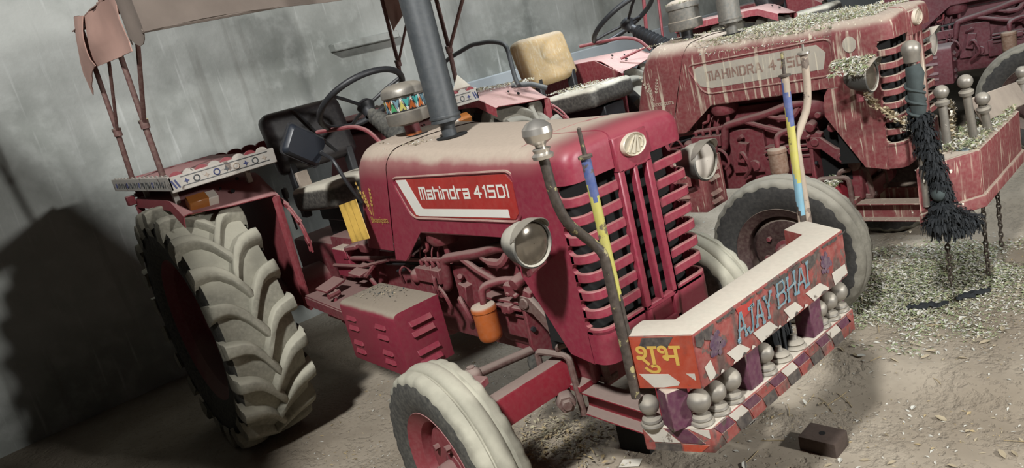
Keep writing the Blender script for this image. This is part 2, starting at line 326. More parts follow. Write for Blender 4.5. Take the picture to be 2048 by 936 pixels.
# ------------------------------------------------------------------ tractor
def xf(mb, mat):
    mb.v = [mat @ p for p in mb.v]; return mb
RWZ, RWR = .65, .65
def rear_wheel(root, s, full=True):
    mw = ['rubber', 'tread'] if full else ['rubber2', 'tread2']
    """s = -1 right side (near the camera), +1 left side"""
    y0 = s*(.736 if full else .59); t = MB(); n = 72
    prof = [(.365, -.13), (.40, -.156), (.47, -.170), (.545, -.168), (.592, -.158), (.606, -.11), (.618, -.04), (.618, .04), (.606, .11), (.592, .158), (.545, .168), (.47, .170), (.40, .156), (.365, .13), (.40, .10), (.40, -.10)]
    t.lathe(prof, (0, y0, RWZ), (0, 1, 0), n, 0, True, [0, 0, 0, 0, 1, 1, 1, 1, 1, 0, 0, 0, 0, 0, 0, 0])
    NL = 21
    for side in (-1, 1):
        for k in range(NL):
            th0 = 2*PI*(k + (.5 if side > 0 else 0))/NL + .02
            st = [(.181, .545, .565, 0), (.184, .575, .612, 0), (.177, .585, .640, 0), (.150, .590, .650, .004), (.115, .600, .653, .014), (.08, .606, .655, .042), (.045, .612, .656, .105), (.012, .612, .656, .195), (-.014, .612, .655, .275), (-.024, .612, .650, .305)]
            rings = []
            for i, (yy, rb, rtp, dth) in enumerate(st):
                a = th0 - dth; y = y0 + side*(yy+.004*math.sin(k*2.3+i)); wb = (.050, .048, .045, .041, .039, .040, .043, .047, .048, .042)[i]; wt = wb*.60
                p = lambda r, w: V(r*math.cos(a + w/r), y, RWZ + r*math.sin(a + w/r))
                rings.append([p(rb-.02, -wb), p((rb+rtp*2)/3, -wb*.80), p(rtp-.004, -wt*1.06), p(rtp, -wt*.8), p(rtp, wt*.8), p(rtp-.004, wt*1.06), p((rb+rtp*2)/3, wb*.80), p(rb-.02, wb)])
            t.loft(rings, 1)
    ty = t.build('rear_tyre', mw, root, smooth=50)
    r = MB(); o = s
    r.lathe([(.30, -.10*o), (.375, -.135*o), (.385, -.145*o), (.372, -.12*o), (.35, -.10*o), (.345, .10*o), (.372, .12*o), (.385, .145*o), (.36, .13*o), (.335, .10*o), (.335, .02*o), (.30, -.01*o), (.20, -.03*o), (.13, -.01*o), (.05, -.01*o), (.05, -.06*o), (.30, -.06*o)], (0, y0, RWZ), (0, 1, 0), 40, 0, True)
    r.build('wheel_rim', 'red_engine', ty)
    h = MB(); h.lathe([(.001, .07), (.05, .07), (.075, .05), (.11, .045), (.11, -.02), (.001, -.02)], (0, y0, RWZ), (0, s, 0), 24); hub = h.build('wheel_hub', 'red_engine', ty, bevel=.004)
    if full:
        for k in range(8):
            a = 2*PI*k/8; c = V(.16*math.cos(a), y0+s*.005, RWZ+.16*math.sin(a))
            MB().cyl(c, c+V(0, s*.03, 0), .014, 6).build('wheel_nut', 'red_engine', ty)
FX, FZ, FR = 1.902, .363, .367
def front_wheel(root, s, steer=0.0, v=1):
    mw = ['rubber', 'tread'] if v == 1 else ['rubber2', 'tread2']
    y0 = s*.638; Mx = Matrix.Translation(V(FX, y0, FZ)) @ Matrix.Rotation(math.radians(steer), 4, 'Z')
    prof = [(.212, -.062), (.225, -.072), (.262, -.084), (.300, -.086), (.328, -.081), (.343, -.072), (.352, -.060), (.357, -.040), (.350, -.034), (.350, -.029), (.360, -.024), (.366, -.008), (.366, .008), (.360, .024), (.350, .029), (.350, .034), (.357, .040), (.352, .060), (.343, .072), (.328, .081), (.300, .086), (.262, .084), (.225, .072), (.212, .062), (.235, .05), (.235, -.05)]
    n = 104; rings = []
    for r, h in prof:
        ring = []
        for i in range(n):
            a = 2*PI*i/n; rr_ = r
            if .05 < abs(h) < .085 and r > .30:
                rr_ += .0055*(1 if math.sin(a*30) > -.2 else -.6) * (1 if r < .35 else .5)
            rr_ += .0015*noise.noise(V(h*40, a*9, 2))
            ring.append(V(rr_*math.cos(a), h, rr_*math.sin(a)))
        rings.append(ring)
    t = MB(); rings.append(rings[0])
    for i in range(len(rings)-1):
        t.loft(rings[i:i+2], 1 if 4 <= i <= 18 else 0, True, False)
    ty = xf(t, Mx).build('front_tyre', mw, root, smooth=50)
    r = MB(); o = s
    r.lathe([(.215, .066*o), (.224, .074*o), (.228, .068*o), (.212, .058*o), (.195, .05*o), (.188, .0*o), (.195, -.05*o), (.224, -.074*o), (.215, -.066*o), (.185, -.045*o), (.18, -.01*o), (.15, .022*o), (.09, .03*o), (.06, .022*o), (.05, .022*o), (.05, .01*o), (.175, -.01*o), (.18, .045*o)], (0, 0, 0), (0, 1, 0), 44, 0, True)
    rim = xf(r, Mx).build('wheel_rim', ('red_fender' if s < 0 else 'red_engine') if v == 1 else 'rim_shaded', ty)
    h = MB(); h.lathe([(.001, .075), (.028, .073), (.036, .062), (.038, .03), (.055, .025), (.06, .0), (.06, -.06), (.001, -.06)], (0, 0, 0), (0, s, 0), 22); xf(h, Mx).build('wheel_hub', 'red_engine', ty)
    for k in range(6):
        a = 2*PI*k/6+.3; c = V(.095*math.cos(a), s*.026, .095*math.sin(a))
        xf(MB().cyl(c, c+V(0, s*.022, 0), .011, 6), Mx).build('wheel_nut', 'red_engine', ty)
def ztop(x): return 1.322 + .042*max(0, min(1.3, (2.25-x)/1.1))**2.2
def section(x, zb, hw, rad, side_n=7, arc_n=6, top_n=5, drop=0):
    """open ring in YZ from near bottom up and over to far bottom; x may be a function of z"""
    fx = x if callable(x) else (lambda z: x)
    pts = []; zt = ztop(fx(1.3)) - drop
    for i in range(side_n): z = zb + (zt-rad-zb)*i/side_n; pts.append((-hw, z))
    for i in range(arc_n): a = PI + (-PI/2)*i/arc_n; pts.append((-hw+rad + rad*math.cos(a), zt-rad + rad*math.sin(a)))
    for i in range(top_n): pts.append((-(hw-rad)*(1-i/top_n), zt + .008*math.sin(PI/2*i/top_n)))
    pts = pts + [(0, zt+.008)] + [(-y, z) for y, z in reversed(pts)]
    return [V(fx(z), y, z) for y, z in pts]
SLOTS = [.772 + .0594*i for i in range(8)]
def nose_path(hw=.272, x=2.325, r=.05, x_end=2.252, y_in=.07):
    """outer plan path, near half (negative y), list of (point, outward normal)"""
    out = [(V(x, -y_in, 0), V(1, 0, 0)), (V(x, -(hw-r), 0), V(1, 0, 0))]
    for i in range(1, 6):
        a = PI/2*i/6; out.append((V(x-r+r*math.cos(a), -(hw-r)-r*math.sin(a), 0), V(math.cos(a), -math.sin(a), 0)))
    out += [(V(x-r, -hw, 0), V(0, -1, 0)), (V(x_end, -hw, 0), V(0, -1, 0))]
    return out
def strip(path, z0, z1, th, s=-1, m=0, mb=None):
    mb = mb or MB(); rings = []
    for p, n in path:
        q = p - n*th; f = lambda v, z: V(v.x, -s*v.y if s > 0 else v.y, z)
        rings.append([f(p, z0), f(p, z1), f(q, z1), f(q, z0)])
    return mb.loft(rings, m)
def hood_and_nose(root, mt, variant):
    # hood: long sheet with slanted rear seam and cut-out lower edge
    def xr(z): return 1.13 + (z-.89)*.36
    xf_ = 2.066
    def zb(s):
        x = 1.13+s*(xf_-1.13)
        return .888 if x < 1.215 else (.888+(x-1.215)/.15*.14 if x < 1.365 else 1.028+.006*(x-1.365))
    ss = [0, .03, .06, .09, .12, .16, .20, .25, .3, .4, .5, .6, .7, .8, .9, 1]
    rings = []
    for sv in ss:
        fx = lambda z, sv=sv: xr(z)+(xf_-xr(z))*sv
        rings.append(section(fx, zb(sv), .255, .075))
    h = MB(); h.loft(rings, 0, False, False); hood = h.build('hood', mt, root, thick=-.004, smooth=40)
    # folded lip below the hood side
    for s in (-1, 1):
        MB().tube(rounded([(1.13, s*.252, .892), (1.215, s*.252, .888), (1.365, s*.252, 1.026), (2.0, s*.252, 1.036)], .03), .007, 6).build('hood_lip', mt, hood)
    # scuttle (rear cowl carrying the instruments)
    def xs(z): return 1.1265 + (z-.89)*.36
    sc = MB(); rings = []
    for i, (dx, dr, hw, rad) in enumerate([(0, 0, .262, .08), (-.14, 0, .264, .085), (-.215, .0, .263, .09), (-.25, .014, .252, .1), (-.268, .04, .235, .1)]):
        fx = (lambda z, dx=dx: xs(z)+dx + (max(0, z-1.1)*.02))
        rings.append(section(fx, .93, hw, rad, drop=dr-.008))
    sc.loft(rings, 0, False, False); sc.add(rings[-1], [tuple(range(len(rings[-1])))], 0)
    scut = sc.build('scuttle', mt, root, smooth=40)
    # nose shell above the grille
    nb = MB(); rings = []
    for x, hw, drop, rad in [(2.070, .272, 0, .06), (2.20, .272, 0, .06), (2.275, .272, .001, .06), (2.298, .266, .004, .058), (2.314, .255, .012, .05), (2.322, .240, .024, .04), (2.325, .222, .044, .03)]:
        rings.append(section(x, 1.212, hw, rad, side_n=3, drop=drop))
    nb.loft(rings, 0, False, False); nb.add(rings[-1], [tuple(range(len(rings[-1])))], 0); nb.add(rings[0], [tuple(range(len(rings[0])))], 0)
    # side columns with notched slot ends, lower panel
    for s in (-1, 1):
        pl = [(2.258, 1.212)]
        for z in reversed(SLOTS):
            pl += [(2.266, z+.017), (2.256, z+.013), (2.251, z), (2.256, z-.013), (2.266, z-.017)]
        pl += [(2.2535, .745), (2.2535, .628), (2.15, .645), (1.992, .905), (2.0, 1.0), (2.02, 1.03), (2.07, 1.032), (2.07, 1.212)]
        nb.prism([V(x, s*.272, z) for x, z in pl], (0, -s*.018, 0), 0)
    pth = nose_path(y_in=0); strip(pth, .632, .742, .018, -1, 0, nb); strip(pth, .632, .742, .018, 1, 0, nb)
    nose = nb.build('front_cowl', mt, root, smooth=40)
    for s in (-1, 1):
        for i in range(len(SLOTS)-1):
            z = (SLOTS[i]+SLOTS[i+1])/2
            strip(nose_path(), z-.0150, z+.0150, .016, s).build('grille_slat', 'red_louvre' if variant == 1 else mt, nose, bevel=.003)
        for z in ((SLOTS[0]-.0297),):
            strip(nose_path(), z-.012, z+.010, .016, s).build('grille_slat', 'red_louvre' if variant == 1 else mt, nose, bevel=.003)
    cb = MB(); x0, x1 = 2.312, 2.338
    for a, b in ((-.078, -.052), (-.009, .009), (.052, .078)): cb.box(x0, x1, a, b, .745, 1.20)
    cb.box(x0, x1, -.078, .078, 1.19, 1.30); cb.box(x0, x1, -.078, .078, .735, .755)
    cb.box(x0, x1, -.078, -.056, .655, .745); cb.box(x0, x1, .056, .078, .655, .745); cb.box(x0, x1, -.078, .078, .645, .672)
    cb.build('grille_centre_bar', mt, nose, bevel=.004)
    # raised ridge running over the bonnet top
    rd = MB(); st = [(x, ztop(x)+.008) for x in (1.32, 1.5, 1.7, 1.9, 2.1, 2.25, 2.275)] + [(2.302, ztop(2.25)+.003), (2.318, ztop(2.25)-.006), (2.328, ztop(2.25)-.020), (2.335, ztop(2.25)-.042), (2.337, 1.25)]
    rd.loft([[V(x-.0, -.078, z-.007), V(x+.001, -.075, z+.0015), V(x+.001, .075, z+.0015), V(x, .078, z-.007)] for x, z in st], 0); rd.build('hood_ridge', mt, hood, smooth=40)
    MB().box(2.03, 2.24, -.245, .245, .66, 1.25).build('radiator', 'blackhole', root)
    # emblem
    em = MB(); zc = 1.262
    def ell(a, k, x): return V(x, .054*k*math.cos(a), zc+.036*k*math.sin(a))
    nn = 32; rg = lambda k, x: [ell(2*PI*i/nn, k, x) for i in range(nn)]
    em.loft([rg(.98, 2.334), rg(1, 2.348), rg(.94, 2.353), rg(.86, 2.350), rg(.84, 2.346)], 0, True, False); em.add(rg(.85, 2.347), [tuple(range(nn))], 1)
    def bar(y0, z0, y1, z1, w0, w1):
        d = V(0, y1-y0, z1-z0).normalized(); n_ = V(0, -d.z, d.y); a = V(2.346, y0, zc+z0); b = V(2.346, y1, zc+z1)
        em.prism([a-n_*w0, b-n_*w1, b+n_*w1, a+n_*w0], (.005, 0, 0), 0)
    bar(-.033, -.018, .006, .025, .004, .0015); bar(-.012, -.025, .013, .025, .006, .002); bar(.012, -.026, .017, .024, .005, .0015)
    for j in range(5):
        a0, a1 = -.9+j*.36, -.9+(j+1)*.36
        bar(.020+.018*math.cos(a0), .020*math.sin(a0), .020+.018*math.cos(a1), .020*math.sin(a1), .003, .003)
    em.build('emblem', ['badge', 'badge_field'] if variant == 1 else ['cream', 'cream'], nose, label='oval metal badge with converging lines' if variant == 1 else 'round cream badge with converging lines')
    if variant == 3: return hood, nose, scut
    # side label panel with raised rounded rim
    ys = -.2596; P = lambda x, z, d=0: V(x, ys-d, z)
    out = rounded([P(1.40, 1.250), P(2.065, 1.262), P(2.055, 1.09), P(1.37, 1.083), P(1.285, 1.248), P(1.42, 1.250)], .05, 6)
    MB().tube(out, .0055, 6, 0, False).build('label_rim', mt, hood)
    sh = [(1.32, 1.240), (2.025, 1.252), (2.050, 1.225), (2.045, 1.12), (2.02, 1.098), (1.395, 1.091)]
    if variant == 1:
        pan = MB(); pan.prism([P(x, z) for x, z in sh], (0, -.0012, 0)); pan = pan.build('side_label', 'decal_red', hood)
        MB().prism([P(x, z, .0014) for x, z in ((1.325, 1.239), (1.402, 1.2405), (1.464, 1.130), (1.475, 1.124), (1.995, 1.133), (1.995, 1.104), (1.43, 1.094), (1.408, 1.098))], (0, -.0008, 0)).build('label_stripe', 'white', hood)
        stroke_text(hood, 'label_lettering', 'Mahindra', .318, .042, .0088, lambda u, v: P(1.480+u+v*.05, 1.165+u*.02+v, .0022), (0, -1, 0), 'white', .40)
        stroke_text(hood, 'label_lettering', '415DI', .182, .038, .0082, lambda u, v: P(1.834+u+v*.05, 1.173+u*.02+v, .0022), (0, -1, 0), 'white', .45)
    else:
        MB().prism([P(x, z) for x, z in ((1.335, 1.225), (1.36, 1.234), (1.99, 1.242), (2.03, 1.20), (2.01, 1.125), (1.42, 1.112), (1.355, 1.13), (1.325, 1.18))], (0, -.0012, 0)).build('side_label', 'greydecal', hood)
        stroke_text(hood, 'label_lettering', 'MAHINDRA', .31, .042, .0085, lambda u, v: P(1.40+u, 1.155+u*.015+v, .0022), (0, -1, 0), 'grimy_letter', .40)
        stroke_text(hood, 'label_lettering', '475DI', .19, .042, .0085, lambda u, v: P(1.75+u, 1.160+u*.015+v, .0022), (0, -1, 0), 'grimy_letter', .45)
        c = [P(2.145+.03*math.cos(2*PI*i/20), 1.22+.036*math.sin(2*PI*i/20), .016) for i in range(20)]
        MB().prism(c, (0, -.001, 0)).build('round_sticker', 'greydecal', nose)
    # wheat ears and script on the scuttle
    g = MB(); yy = -.2655
    def ear(x0, z0, x1, z1):
        d = V(x1-x0, 0, z1-z0); L = d.length; d.normalize(); n_ = V(-d.z, 0, d.x); o = V(x0, yy, z0)
        g.prism([o-n_*.0009, o+d*L, o+n_*.0009], (0, -.001, 0))
        for i in range(5):
            for q in (-1, 1):
                b = o+d*(L*(.36+.14*i)); tip = b+d*.013+n_*q*.010*(1-.08*i)
                g.prism([b+n_*q*.0012, b+d*.002+n_*q*.006, tip, b+d*.010+n_*q*.003], (0, -.001, 0))
    ear(1.045, 1.09, .985, 1.235); ear(1.05, 1.09, 1.03, 1.19); ear(1.06, 1.085, 1.095, 1.205)
    g.build('wheat_decal', 'gold' if variant == 1 else 'cream', scut)
    text_on(scut, 'script_lettering', 'Bhoomiputra', .145, .036, lambda u, v: V(1.03+u, yy-.0005, 1.045+u*.02+v), 'gold' if variant == 1 else 'cream')
    return hood, nose, scut
def headlamp(root, s, v, toe=2):
    a = math.radians(toe)*s; ax = V(math.cos(a), math.sin(a), 0); c = V(2.268, s*.418, 1.09); K = .84
    b = MB(); b.lathe([(r_*K, h_*K) for r_, h_ in [(.001, -.125), (.030, -.120), (.055, -.095), (.074, -.05), (.080, -.012), (.081, 0), (.085, .001), (.086, .012), (.080, .016), (.074, .012), (.074, -.004)]], c, ax, 30)
    lamp = b.build('headlamp', 'lamp_shell' if v != 3 else 'black', root, smooth=50)
    x, y, z = frame(ax)
    MB().lathe([(.0755*K, .004), (.06*K, .012), (.03*K, .017), (.001, .018)], c, ax, 30).build('lamp_glass', 'glass' if s < 0 else 'clearlens', lamp)
    vz = MB(); ring = []
    for i in range(17):
        t = math.radians(18+144*i/16); d = V(0, 0, 1)*math.sin(t) + ax.cross(V(0, 0, 1))*math.cos(t)
        L = .052*math.sin(math.radians(180*i/16))**.6+.004
        ring.append([c+d*.085*K, c+d*.0875*K+ax*.0, c+d*.090*K+ax*L*K, c+d*.0875*K+ax*L*K])
    vz.loft(ring, 0); vz.build('lamp_visor', 'ball' if v == 1 else 'grey_metal', lamp)
    m = MB(); m.tube([c-ax*.05+V(0, 0, -.058), c-ax*.05+V(0, 0, -.105)], .014, 8); m.cyl(c-ax*.05+V(0, 0, -.1), V(2.15, s*.26, .985), .012, 8); m.build('lamp_bracket', 'red_engine', lamp)
def exhaust(root, v):
    x, y, zt = 1.470, -.055, ztop(1.47)+.004; m = 'grey_exhaust' if v == 1 else 'grey_metal'
    MB().lathe([(.001, .0), (.062, .0), (.062, .005), (.001, .005)], (x+.012, y, zt+.006), (0, 0, 1), 24).build('hood_opening', 'blackhole', root)  # flat black disc in place of the dark opening round the pipe
    e = MB(); e.lathe([(.029, -.05), (.029, .052), (.036, .060), (.048, .066), (.060, .068), (.060, .074), (.0575, .082), (.0575, .70), (.05, .73), (.03, .74), (.03, .95), (.026, .95), (.026, .70)], (x, y, zt), (.006, 0, 1), 30)
    e = e.build('exhaust_pipe', m, root, smooth=40)
    MB().lathe([(.0605, .082), (.0625, .088), (.0605, .094)], (x, y, zt), (.006, 0, 1), 30).build('exhaust_clamp', m, e)
    if v == 1:
        def pl(u, w):
            a = math.radians(-62) + w/.0582; z = zt+.555-u
            return V(x+.0583*math.cos(a), y+.0583*math.sin(a), z)
        text_on(e, 'pipe_lettering', 'mahindra', .155, .026, pl, 'grey_metal')
def precleaner(root, v):
    x, y, zt = 1.195, -.045, ztop(1.195)+.004
    MB().lathe([(.001, 0), (.052, 0), (.052, .005), (.001, .005)], (x+.02, y, zt+.006), (0, 0, 1), 24).build('hood_opening', 'blackhole', root)  # black disc laid on the hood instead of a real dark hole
    p = MB(); p.cyl((x, y, zt-.05), (x, y, zt+.022), .034, 20, 1); p.cyl((x, y, zt+.02), (x, y, zt+.10), .032, 20, 2)
    p.lathe([(.034, .055), (.06, .062), (.09, .066), (.094, .075), (.094, .112), (.084, .116), (.084, .175), (.092, .180), (.091, .200), (.082, .216), (.06, .226), (.03, .230), (.001, .231)], (x, y, zt), (0, 0, 1), 40, 0)
    p = p.build('air_precleaner', ['ball' if v == 1 else 'grey_metal', 'orange_filter' if v == 1 else 'black', 'red_engine' if v == 1 else 'black'], root, smooth=40)
    if v == 1:
        b = MB(); N = 13; r0 = .0850; z0, z1 = zt+.118, zt+.172
        P = lambda a, z, d: V(x+(r0+d)*math.cos(a), y+(r0+d)*math.sin(a), z)
        b.lathe([(r0, z0-zt), (r0+.0006, z0-zt), (r0+.0006, z1-zt), (r0, z1-zt)], (x, y, zt), (0, 0, 1), 44, 0)
        cols = [1, 2, 3, 4, 5, 2]
        for k in range(2*N):
            a = 2*PI*k/(2*N); w = 2*PI/(2*N)
            upd = k % 2
            for d, sc, mm in ((.0010, .94, 6), (.0016, .72, cols[(k*5//2) % 6])):
                zc = (z0+z1)/2 + (-.006 if upd else .006)*(1-sc)*2; hz = (z1-z0)/2*sc; ww = w*sc
                tri = [P(a-ww, zc+(hz if not upd else -hz), d), P(a+ww, zc+(hz if not upd else -hz), d), P(a, zc+(-hz if not upd else hz), d)]
                b.add(tri, [(0, 1, 2)], mm)
        b.build('triangle_band', ['black', 'teal', 'lightblue', 'orange_filter', 'yellowpaint', 'green', 'white'], p, label='sticker band of coloured triangles')
def toolbox(root, v):
    x0, x1, yo, yi, z0, z1 = .935, 1.405, -.485, -.265, .495, .765; m = 'red_box' if v == 1 else ('red2' if v == 2 else 'red3')
    b = MB(); prof = rounded([(0, yi, z1+.0), (0, yo, z1), (0, yo, z0)], .032, 5); prof = [V(0, yi, z0)]+prof
    b.prism([V(x0, p.y, p.z) for p in prof], (x1-x0, 0, 0)); tb = b.build('tool_box', m, root, bevel=.006, seg=2)
    for xx in (x0+.045, x0+.30):
        for zz in (.70, .655, .585, .545):
            MB().hexa([(xx, yo+.001, zz-.009), (xx+.085, yo+.001, zz-.009), (xx+.085, yo+.001, zz+.008), (xx, yo+.001, zz+.008), (xx+.004, yo-.009, zz-.009), (xx+.081, yo-.009, zz-.009), (xx+.081, yo, zz+.008), (xx+.004, yo, zz+.008)]).build('louvre', 'red_louvre' if v == 1 else m, tb)
    for zz in (.70, .655, .575, .53):
        MB().hexa([(x1-.001, yo+.06, zz-.010), (x1-.001, yo+.165, zz-.010), (x1-.001, yo+.165, zz+.010), (x1-.001, yo+.06, zz+.010), (x1+.012, yo+.062, zz-.010), (x1+.012, yo+.163, zz-.010), (x1, yo+.163, zz+.010), (x1, yo+.062, zz+.010)]).build('louvre', 'red_louvre' if v == 1 else m, tb)
def engine(root, v):
    m = 'red_engine' if v != 3 else 'red3'
    MB().box(1.18, 1.86, -.15, .17, .52, .98).box(1.60, 1.868, -.19, .19, .60, .72).box(1.2, 1.8, -.12, .12, .98, 1.15).build('engine_block', m, root, bevel=.012, seg=2)
    MB().loft([[V(x, y*w, z) for y, z in ((-.165, .64), (-.160, .56), (-.11, .50), (.11, .50), (.16, .56), (.165, .64))] for x, w in ((1.62, .95), (1.66, 1.0), (1.85, 1.0))]).build('oil_pan', m, root, bevel=.006)
    e = MB()
    for z, d in ((.755, .02), (.735, .03), (.70, .012)): e.box(1.63, 1.865, -.19-d, -.15, z-.007, z+.007)
    e.build('crankcase_rib', m, root, bevel=.003)
    f = MB(); f.prism([V(1.868, y, z) for y, z in ((-.215, .775), (-.225, .60), (-.20, .545), (-.12, .53), (.12, .53), (.2, .6), (.2, .78), (0, .88), (-.15, .86))], (.018, 0, 0))
    f = f.build('front_plate', m, root, bevel=.003)
    for y, z in ((-.205, .75), (-.21, .57), (-.205, .66), (-.13, .845)): MB().cyl((1.884, y, z), (1.897, y, z), .010, 6).build('bolt', 'black', f)
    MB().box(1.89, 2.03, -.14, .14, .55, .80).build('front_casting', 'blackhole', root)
    br = MB(); br.prism([V(1.86, -.20, .800), V(1.93, -.20, .795), V(2.0, -.20, .735), V(2.06, -.20, .715), V(2.06, -.20, .665), V(2.02, -.20, .65), V(1.985, -.20, .68), V(1.93, -.20, .73), V(1.86, -.20, .742)], (0, -.022, 0)); br.cyl((2.03, -.222, .685), (2.03, -.232, .685), .026, 14); br.cyl((1.905, -.222, .77), (1.905, -.23, .77), .022, 12)
    br = br.build('support_arm', 'dust_metal' if v == 1 else m, root, bevel=.005)
    MB().cyl((2.03, -.231, .685), (2.03, -.234, .685), .012, 10).build('bolt_hole', 'blackhole', br)
    # oil filter and its head
    x, y = 1.735, -.285
    o = MB(); o.lathe([(.001, .632), (.036, .632), (.043, .640), (.045, .655), (.045, .745)], (x, y, 0), (0, 0, 1), 22, 0); o.lathe([(.045, .745), (.048, .748), (.048, .762), (.044, .768), (.02, .773), (.001, .774)], (x, y, 0), (0, 0, 1), 22, 0)
    fl = o.build('oil_filter', 'orange_filter' if v == 1 else 'brown_filter', root, smooth=40)
    h = MB(); h.tube(rounded([(x+.005, y, .765), (x+.005, y+.01, .835), (x+.07, y+.06, .85), (x+.14, -.17, .83)], .03), [.012]+[.016]*10+[.022], 8)
    h.boxr((x+.125, -.205, .815), (.09, .05, .05), (10, 10, 20)); h.boxr((x+.17, -.2, .80), (.05, .03, .03)); h.cyl((x+.1, -.24, .80), (x+.1, -.2, .81), .012, 8); h.cyl((x+.145, -.245, .80), (x+.145, -.2, .81), .010, 6)
    h.build('filter_head', m, fl, bevel=.004)
    # coolant pipe, branches, hoses
    MB().tube(rounded([(1.335, -.19, .765), (1.40, -.205, .762), (1.425, -.205, .89), (1.47, -.20, .900), (1.66, -.195, .930), (1.79, -.20, .965), (1.88, -.17, .965)], .035), .021, 10).build('coolant_pipe', m, root)
    MB().tube(rounded([(1.54, -.20, .905), (1.66, -.215, .865), (1.77, -.215, .83), (1.86, -.2, .825)], .04), .013, 8).build('branch_pipe', m, root)
    MB().tube(rounded([(1.64, -.19, .93), (1.72, -.21, .905), (1.80, -.20, .90), (1.83, -.18, .945)], .04), [.010]*4+[.018]*8, 8).build('support_web', m, root)
    hs = MB(); hs.tube([(1.20, -.19, .765), (1.345, -.19, .765)], .023, 10); hs.lathe([(.026, 0), (.026, .02)], (1.30, -.19, .765), (1, 0, 0), 12); hs.build('hose_stub', m, root)
    MB().tube([(.60, -.215, .835), (1.0, -.20, .86), (1.43, -.20, .885)], .012, 8).build('control_rod', 'black' if v == 3 else m, root)
    MB().tube([(.9, -.19, .825), (1.15, -.19, .845), (1.40, -.18, .865)], .009, 6).tube([(1.0, -.2, .80), (1.2, -.2, .84)], .007, 6).build('cable', 'black', root)
    # water pump, pulley, pump, starter, lumps
    l = MB(); l.ball((1.885, -.13, .935), .075, 16); l.lathe([(.05, 0), (.05, .05), (.03, .06), (.001, .06)], (1.90, -.12, .93), (1, 0, 0), 16); l.cyl((1.93, -.19, .90), (1.93, -.215, .90), .016, 10); l.cyl((1.90, -.2, .86), (1.90, -.25, .85), .024, 12); l.cyl((1.98, -.17, .84), (1.99, -.21, .83), .022, 10); l.cyl((1.84, -.19, .83), (1.84, -.23, .83), .018, 8)
    l.build('water_pump', m, root, bevel=.003)
    i = MB(); i.box(1.22, 1.40, -.235, -.15, .79, .85); i.box(1.13, 1.30, -.22, -.15, .70, .79); i.ball((1.19, -.21, .80), .035, 10); i.box(1.42, 1.62, -.18, -.15, .62, .86)
    for j in range(4): i.cyl((1.24+.045*j, -.205, .85), (1.24+.045*j, -.205, .88), .010, 8); i.tube(rounded([(1.24+.045*j, -.205, .875), (1.25+.045*j, -.2, .93), (1.27+.045*j, -.13, .98)], .03), .004, 5)
    i.boxr((1.50, -.19, .74), (.05, .05, .11), (0, 15, 0)); i.cyl((1.55, -.2, .66), (1.55, -.15, .66), .03, 12); i.cyl((1.47, -.17, .80), (1.52, -.215, .83), .012, 8); MB().boxr((1.79, -.21, .735), (.05, .05, .035)).build('engine_lug', m, root, bevel=.005); MB().boxr((1.90, -.2, .80), (.07, .04, .05), (0, 20, 0)).build('engine_lug', m, root, bevel=.005)
    i.build('injection_pump', m, root, bevel=.005)
    for pl, r_ in (([(1.30, -.19, .69), (1.34, -.235, .73), (1.36, -.24, .80), (1.33, -.22, .86)], .006), ([(1.36, -.23, .78), (1.42, -.245, .76), (1.44, -.24, .70), (1.40, -.23, .66)], .008), ([(1.36, -.22, .80), (1.385, -.25, .83), (1.37, -.24, .74), (1.34, -.23, .73)], .005), ([(1.05, -.21, .75), (1.08, -.235, .82), (1.12, -.22, .85), (1.15, -.2, .78)], .006), ([(1.48, -.2, .70), (1.52, -.245, .76), (1.56, -.24, .66), (1.49, -.2, .60)], .011)):
        MB().tube(rounded(pl, .035), r_, 6).build('fuel_hose', m, root)
    MB().tube(rounded([(1.80, -.06, .55), (1.74, -.1, .52), (1.72, -.12, .44), (1.76, -.1, .38)], .05), .028, 10).build('breather_hose', 'rubber', root)
    # fuel sediment bowl under the hood, small tank and bracket bits
    MB().lathe([(.001, -.05), (.06, -.045), (.075, -.02), (.07, .03), (.001, .035)], (1.42, -.17, 1.0), (0, 0, 1), 18).cyl((1.44, -.19, .955), (1.44, -.19, .91), .012, 8).build('fuel_bowl', m, root)
    MB().tube(rounded([(1.345, -.215, .97), (1.34, -.215, .93), (1.30, -.21, .92)], .02), .008, 6).build('hose_clip', 'red_fender', root)
